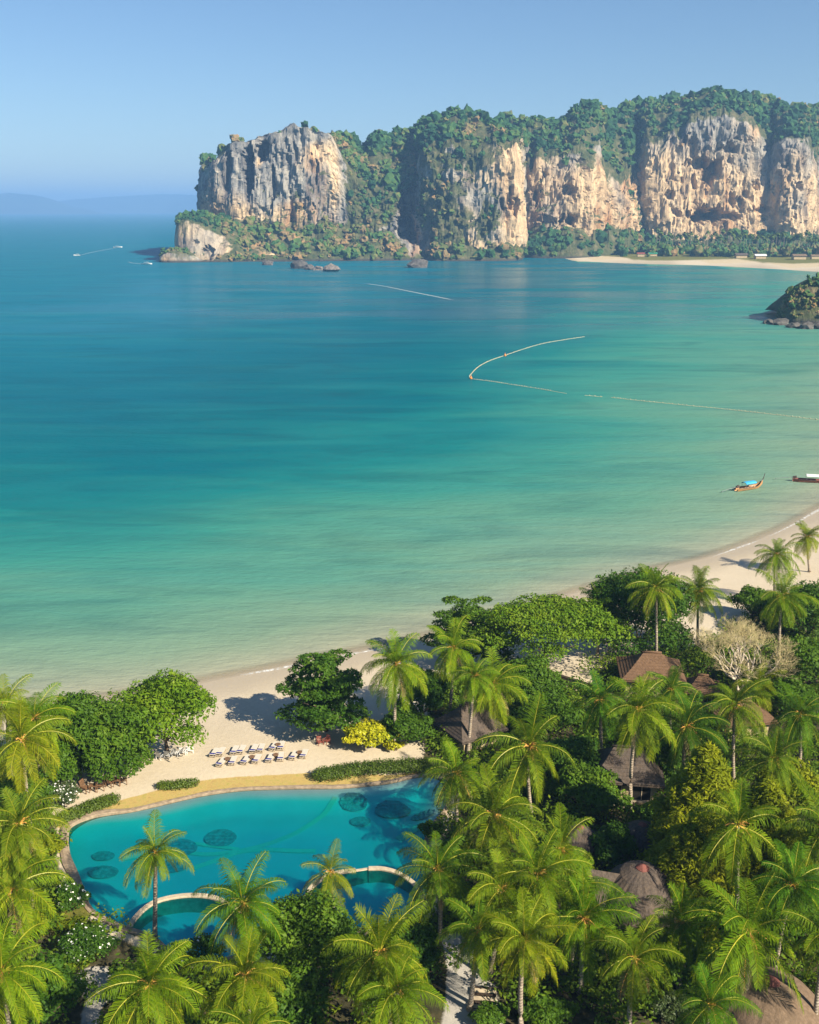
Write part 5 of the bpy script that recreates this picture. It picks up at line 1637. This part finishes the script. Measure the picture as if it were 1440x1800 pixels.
# ------------------------------------------------------------------ boats
def longtail(px, py, rz, L, label, canopy, hull_m, long_prow=True):
    x, y = at(px, py, 0)
    root = empty('longtail_boat', (x, y, 0), rz)
    tag(root, label, 'boat')
    n, m = 20, 9
    V = []
    for i in range(n):
        t = i / (n - 1)
        s = -L * .5 + L * t
        w = .85 * (math.sin(PI * min(1, .18 + .82 * t)) ** .6) * (1 if t < .7 else 1 - ((t - .7) / .3) ** 2 * .93) + .02
        sheer = .55 + .10 * (1 - t) ** 2 + 1.15 * max(0, (t - .62) / .38) ** 2.2
        keel = -.22 + 1.0 * max(0, (t - .74) / .26) ** 2
        for k in range(m):
            a = -1 + 2 * k / (m - 1)
            V.append((s, w * a, keel + (sheer - keel) * abs(a) ** 2.4))
    g = Geo(); g.add(V, [tuple(int(q) for q in f) for f in grid_faces(n, m)])
    hull = g.build('hull', hull_m, root, True)
    g = Geo()
    for s in (0, m - 1): g.tube([Vector(V[i * m + s]) + Vector((0, 0, .03)) for i in range(n)], .045, 5)
    g.build('gunwale', HULL_DARK, hull)
    g = Geo()
    Vd = []
    for i in range(2, 15):
        t = i / (n - 1); q = V[i * m]
        Vd += [(q[0], q[1] * .86, .22), (q[0], -q[1] * .86, .22)]
    g.add(Vd, [(2 * i, 2 * i + 1, 2 * i + 3, 2 * i + 2) for i in range(12)])
    g.build('deck', PALE_WOOD, root)
    tip = Vector((V[(n - 1) * m][0], 0, V[(n - 1) * m][2]))
    g = Geo()
    if long_prow: g.tube([tip - Vector((.5, 0, .35)), tip, tip + Vector((.35, 0, .9)), tip + Vector((.45, 0, 1.35))], [.10, .10, .08, .05], 6)
    g.build('prow', HULL_DARK, root)
    for k in range(4):
        g = Geo(); g.box((-L * .10 + k * L * .11, 0, .42), (.24, 1.3, .05)); g.build('bench', HULL_WOOD, root)
    c0, c1 = -L * .22, L * .17
    for s in (c0 + .1, c1 - .1):
        for e in (-.62, .62):
            g = Geo(); g.tube([(s, e, .4), (s, e * .95, 1.55)], .03, 5); g.build('post', METAL, root)
    g = Geo(); A = []
    for i in range(7):
        t = i / 6
        for k in range(9):
            a = PI * k / 8
            A.append((c0 + (c1 - c0) * t, -.78 * math.cos(a), 1.42 + .34 * math.sin(a) + .03 * math.sin(6 * t * PI)))
    b = len(A)
    A += [(p[0], p[1] * .96, p[2] - .05) for p in A]
    F = [tuple(int(q) for q in f) for f in grid_faces(7, 9)]
    g.add(A, F + [tuple(i + b for i in f[::-1]) for f in F])
    g.build('canopy', canopy, root, True)
    g = Geo(); g.box((-L * .5 + .35, 0, .95), (.75, .42, .42)); g.tube([(-L * .5 + .3, 0, .6), (-L * .5 + .3, 0, .9)], .08, 6); g.box((-L * .5 + .5, 0, 1.2), (.4, .3, .12))
    g.build('engine', HULL_DARK, root)
    g = Geo(); g.tube([(-L * .5 + .2, 0, .95), (-L * .5 - 1.6, .15, .75), (-L * .5 - 3.6, .3, .35)], [.05, .045, .035], 5); g.build('tail_shaft', METAL, root)
    g = Geo()
    for k in range(3):
        a = k * 2.094
        g.box((-L * .5 - 3.6, .3 + .12 * math.cos(a), .35 + .12 * math.sin(a)), (.05, .12, .12), rx=a)
    g.build('propeller', METAL, root)
    g = Geo(); g.tube([(-L * .5 + .8, .1, 1.1), (-L * .5 + 1.5, .3, 1.25)], .025, 5); g.build('tiller', METAL, root)
longtail(1317, 860, R(27), 7.4, 'wooden longtail boat with bright blue canopy afloat near the beach', BLUE_CANVAS, HULL_WOOD)
longtail(1434, 848, R(-12), 9.5, 'dark longtail boat with white canopy and red side cut by the picture edge', WHITE, HULL_RED)

def speedboat(px, py, rz, L, label):
    x, y = at(px, py, 0)
    root = empty('speedboat', (x, y, 0), rz); tag(root, label, 'boat')
    n, m = 12, 7
    V = []
    for i in range(n):
        t = i / (n - 1)
        w = L * .15 * (1 if t < .55 else 1 - ((t - .55) / .45) ** 1.8 * .95)
        for k in range(m):
            a = -1 + 2 * k / (m - 1)
            V.append((L * (t - .5), w * a, -.2 + (1.3 + .5 * t) * abs(a) ** 2.2))
    g = Geo(); g.add(V, [tuple(int(q) for q in f) for f in grid_faces(n, m)]); g.build('hull', WHITE, root, True)
    g = Geo(); g.box((0, 0, .9), (L * .72, L * .22, .12)); g.build('deck', WHITE, root)
    g = Geo(); g.box((-L * .08, 0, 2.3), (L * .42, L * .24, .12))
    g.build('roof', WHITE, root)
    for s in (-.25, .1):
        for e in (-1, 1):
            g = Geo(); g.tube([(L * s, e * L * .1, .9), (L * s, e * L * .1, 2.3)], .05, 4); g.build('post', METAL, root)
    g = Geo()
    for e in (-.5, .5): g.box((-L * .52, e, .8), (.5, .5, 1.1))
    g.build('outboard', DARK, root)
speedboat(207.5, 435.2, R(25), 13, 'speedboat on the open sea ahead of a long straight wake')
speedboat(259, 464.8, R(-8), 11, 'speedboat near the headland rock with a short curved wake')
speedboat(135.5, 449.6, R(205), 8, 'tiny boat at the tail of the long straight wake')

# swimming-zone float lines
def float_line(label, runs, buoys):
    x0, y0 = at(*runs[0][0], 0)
    root = empty('float_line', (x0, y0, 0)); tag(root, label, 'float line')
    rope, fl = Geo(), Geo()
    for run in runs:
        P = smooth_curve([at(px, py, 0) for px, py in run], 16 * len(run))
        rope.tube([(p[0] - x0, p[1] - y0, .05) for p in P], .07, 4)
        L = np.concatenate([[0], np.cumsum(np.linalg.norm(np.diff(P, axis=0), axis=1))])
        for s in np.cumsum([random.uniform(.7, 2.0) for _ in range(int(L[-1] / 1.35))]):
            x, y = np.interp(s, L, P[:, 0]), np.interp(s, L, P[:, 1])
            fl.ball((x - x0, y - y0, .16), random.uniform(.13, .19), 4)
    rope.build('rope', ROPE, root)
    tag(fl.build('floats', ROPE, root), kind='stuff')
    for px, py in buoys:
        x, y = at(px, py, 0)
        g = Geo(); g.lathe([(.15, -.2), (.45, .1), (.48, .35), (.25, .7), (.08, 1.0), (.06, 1.4)], 12, (x - x0, y - y0, 0)); g.build('buoy', ORANGE, root, True)
float_line('pale line of floats curving round the swimming area with orange buoys', [[(1028, 592), (995, 597), (955, 604), (920, 614), (888, 625), (862, 634), (843, 644), (831, 655), (827, 665), (860, 670), (905, 677), (950, 684), (996, 692)]], [(888, 626), (828, 666)])
float_line('short separate piece of float line between the curved one and the long faint one', [[(1028, 695), (1058, 698)]], [])
float_line('long faint straight float line running toward the dark longtail boat side', [[(1075, 699), (1130, 705), (1200, 712), (1300, 722), (1380, 731), (1470, 742)]], [])
# ------------------------------------------------------------------ far beach: palms, huts
FAR_BARK = plain('far_palm_trunk', (.26, .22, .17), .9, .1, .15, .5, .0)
FAR_LEAF = plain('far_palm_leaf', (.085, .13, .03), .8, .1, .4, .3, .0)
def far_palm_mesh(seed):
    rr = random.Random(seed)
    g = Geo()
    H = rr.uniform(17, 23)
    lx = rr.uniform(-1.5, 1.5)
    g.tube([(0, 0, -1), (lx * .3, 0, H * .5), (lx, 0, H)], [.34, .28, .22], 5)
    V, F = [], []
    for k in range(20):
        a = k * 2.4; e = R(rr.uniform(-50, 65))
        d = Vector((math.cos(a), math.sin(a), 0)); sd = Vector((-d.y, d.x, 0))
        p = Vector((lx, 0, H)); b = len(V)
        for i in range(4):
            w = (.4, 1.2, 1.0, .15)[i]
            V += [p + sd * w, p - sd * w]
            el = e - R(32) * i
            p = p + (d * math.cos(el) + Vector((0, 0, math.sin(el)))) * 1.5
        F += [(b + 2 * i, b + 2 * i + 1, b + 2 * i + 3, b + 2 * i + 2) for i in range(3)]
    g.add(V, F, 1)
    return g.mesh('far_palm', [FAR_BARK, FAR_LEAF])
_fp = [far_palm_mesh(k) for k in range(5)]
for k in range(70):
    px = 1150 + 300 * (k + random.random() * .9) / 70
    D = 1265 + 80 * random.random() - (px - 1150) * .22
    x, _, _ = on_plane(px, 450, D)
    y = D
    o = link('far_coconut_palm', random.choice(_fp), None, (x, y, gz(x, y)), (0, 0, random.uniform(0, 6.28)), (random.uniform(.8, 1.15),) * 3)
    tag(o, 'tiny slender palm in the row behind the far beach below the cave cliff', 'palm tree', 'palms behind the far beach')
def far_hut(px, D, w, hgt, rm, label, rz=0.0, wm=None):
    D += 60
    x, _, _ = on_plane(px, 455, D)
    root = empty('beach_hut', (x, D, gz(x, D)), rz); tag(root, label, 'hut')
    g = Geo(); g.box((0, 0, hgt / 2), (w, w * .6, hgt)); g.build('wall', wm or PLASTER, root)
    g = Geo()
    a, b = w * .58, w * .38
    g.add([(-a, -b, hgt), (a, -b, hgt), (a, b, hgt), (-a, b, hgt), (-a, 0, hgt * 1.55), (a, 0, hgt * 1.55)], [(0, 1, 5, 4), (2, 3, 4, 5), (0, 4, 3), (1, 2, 5), (0, 3, 2, 1)])
    g.build('roof', rm, root)
GREEN_ROOF = plain('green_roof', (.03, .20, .12), .6, .3, .2, .5, .1)
far_hut(1126, 1165, 8, 3.0, RED, 'far hut with a red roof at the end of the distant beach')
far_hut(1147, 1163, 9, 2.8, GREEN_ROOF, 'far hut with a green roof next to the red one on the distant beach')
far_hut(1302, 1115, 12, 3.4, THATCH, 'far grey-roofed hut in the middle of the distant beach under the palms')
far_hut(1336, 1100, 11, 3.2, WHITE, 'far white-roofed shelter on the distant beach beside the grey-roofed hut')
far_hut(1404, 1075, 13, 3.6, THATCH_BROWN, 'far brown-roofed hut on the distant beach near the picture edge')
far_hut(1432, 1072, 8, 3.0, THATCH_BROWN, 'far small brown-roofed hut on the distant beach cut near the picture edge')

# boulders at the foot of the far cliff
def boulder(px, py, r, label, seed):
    x, y = at(px, py, 0)
    rg = np.random.default_rng(seed)
    V = ICO_V * (1 + .75 * fbm(ICO_V * 1.7 + seed, 4, seed, .65)[:, None]) * np.array([r * 1.15, r * .8, r * .7])
    V[:, 2] += r * .3
    o = link('boulder', np_mesh('boulder', V, [ICO_F], plain('boulder_rock', (.17, .15, .135) if py < 500 and 'pale' in label else (.10, .092, .085), .9, .2, .5, .5, .8), False), None, (x, y, 0))
    tag(o, label, 'rock')
for i, (px, py, r, lb) in enumerate([(528, 472, 8, 'large grey boulder in the water below the wooded headland'), (545, 474, 5, 'middle boulder between two others below the headland'), (560, 475, 4.5, 'low boulder beside the pale one below the headland'),
        (582, 477, 6.5, 'pale boulder standing apart at the foot of the headland'), (470, 466, 5, 'small dark boulder at the green headland shore'), (735, 470, 9, 'boulder at the foot of the buttress beside the dark gully'),
        (1372, 571, 3.4, 'dark boulder at the tip of the rocky headland with yellow bushes'), (1395, 576, 2.8, 'pale boulder at the waterline of the rocky headland'), (1440, 578, 2.6, 'dark boulder of the rocky headland cut by the picture edge'), (1418, 578, 3.0, 'dark boulder next to the pale one on the rocky headland'), (1352, 569, 2.4, 'outermost black boulder of the rocky headland')]):
    boulder(px, py, r, lb, 300 + i)
undergrowth()
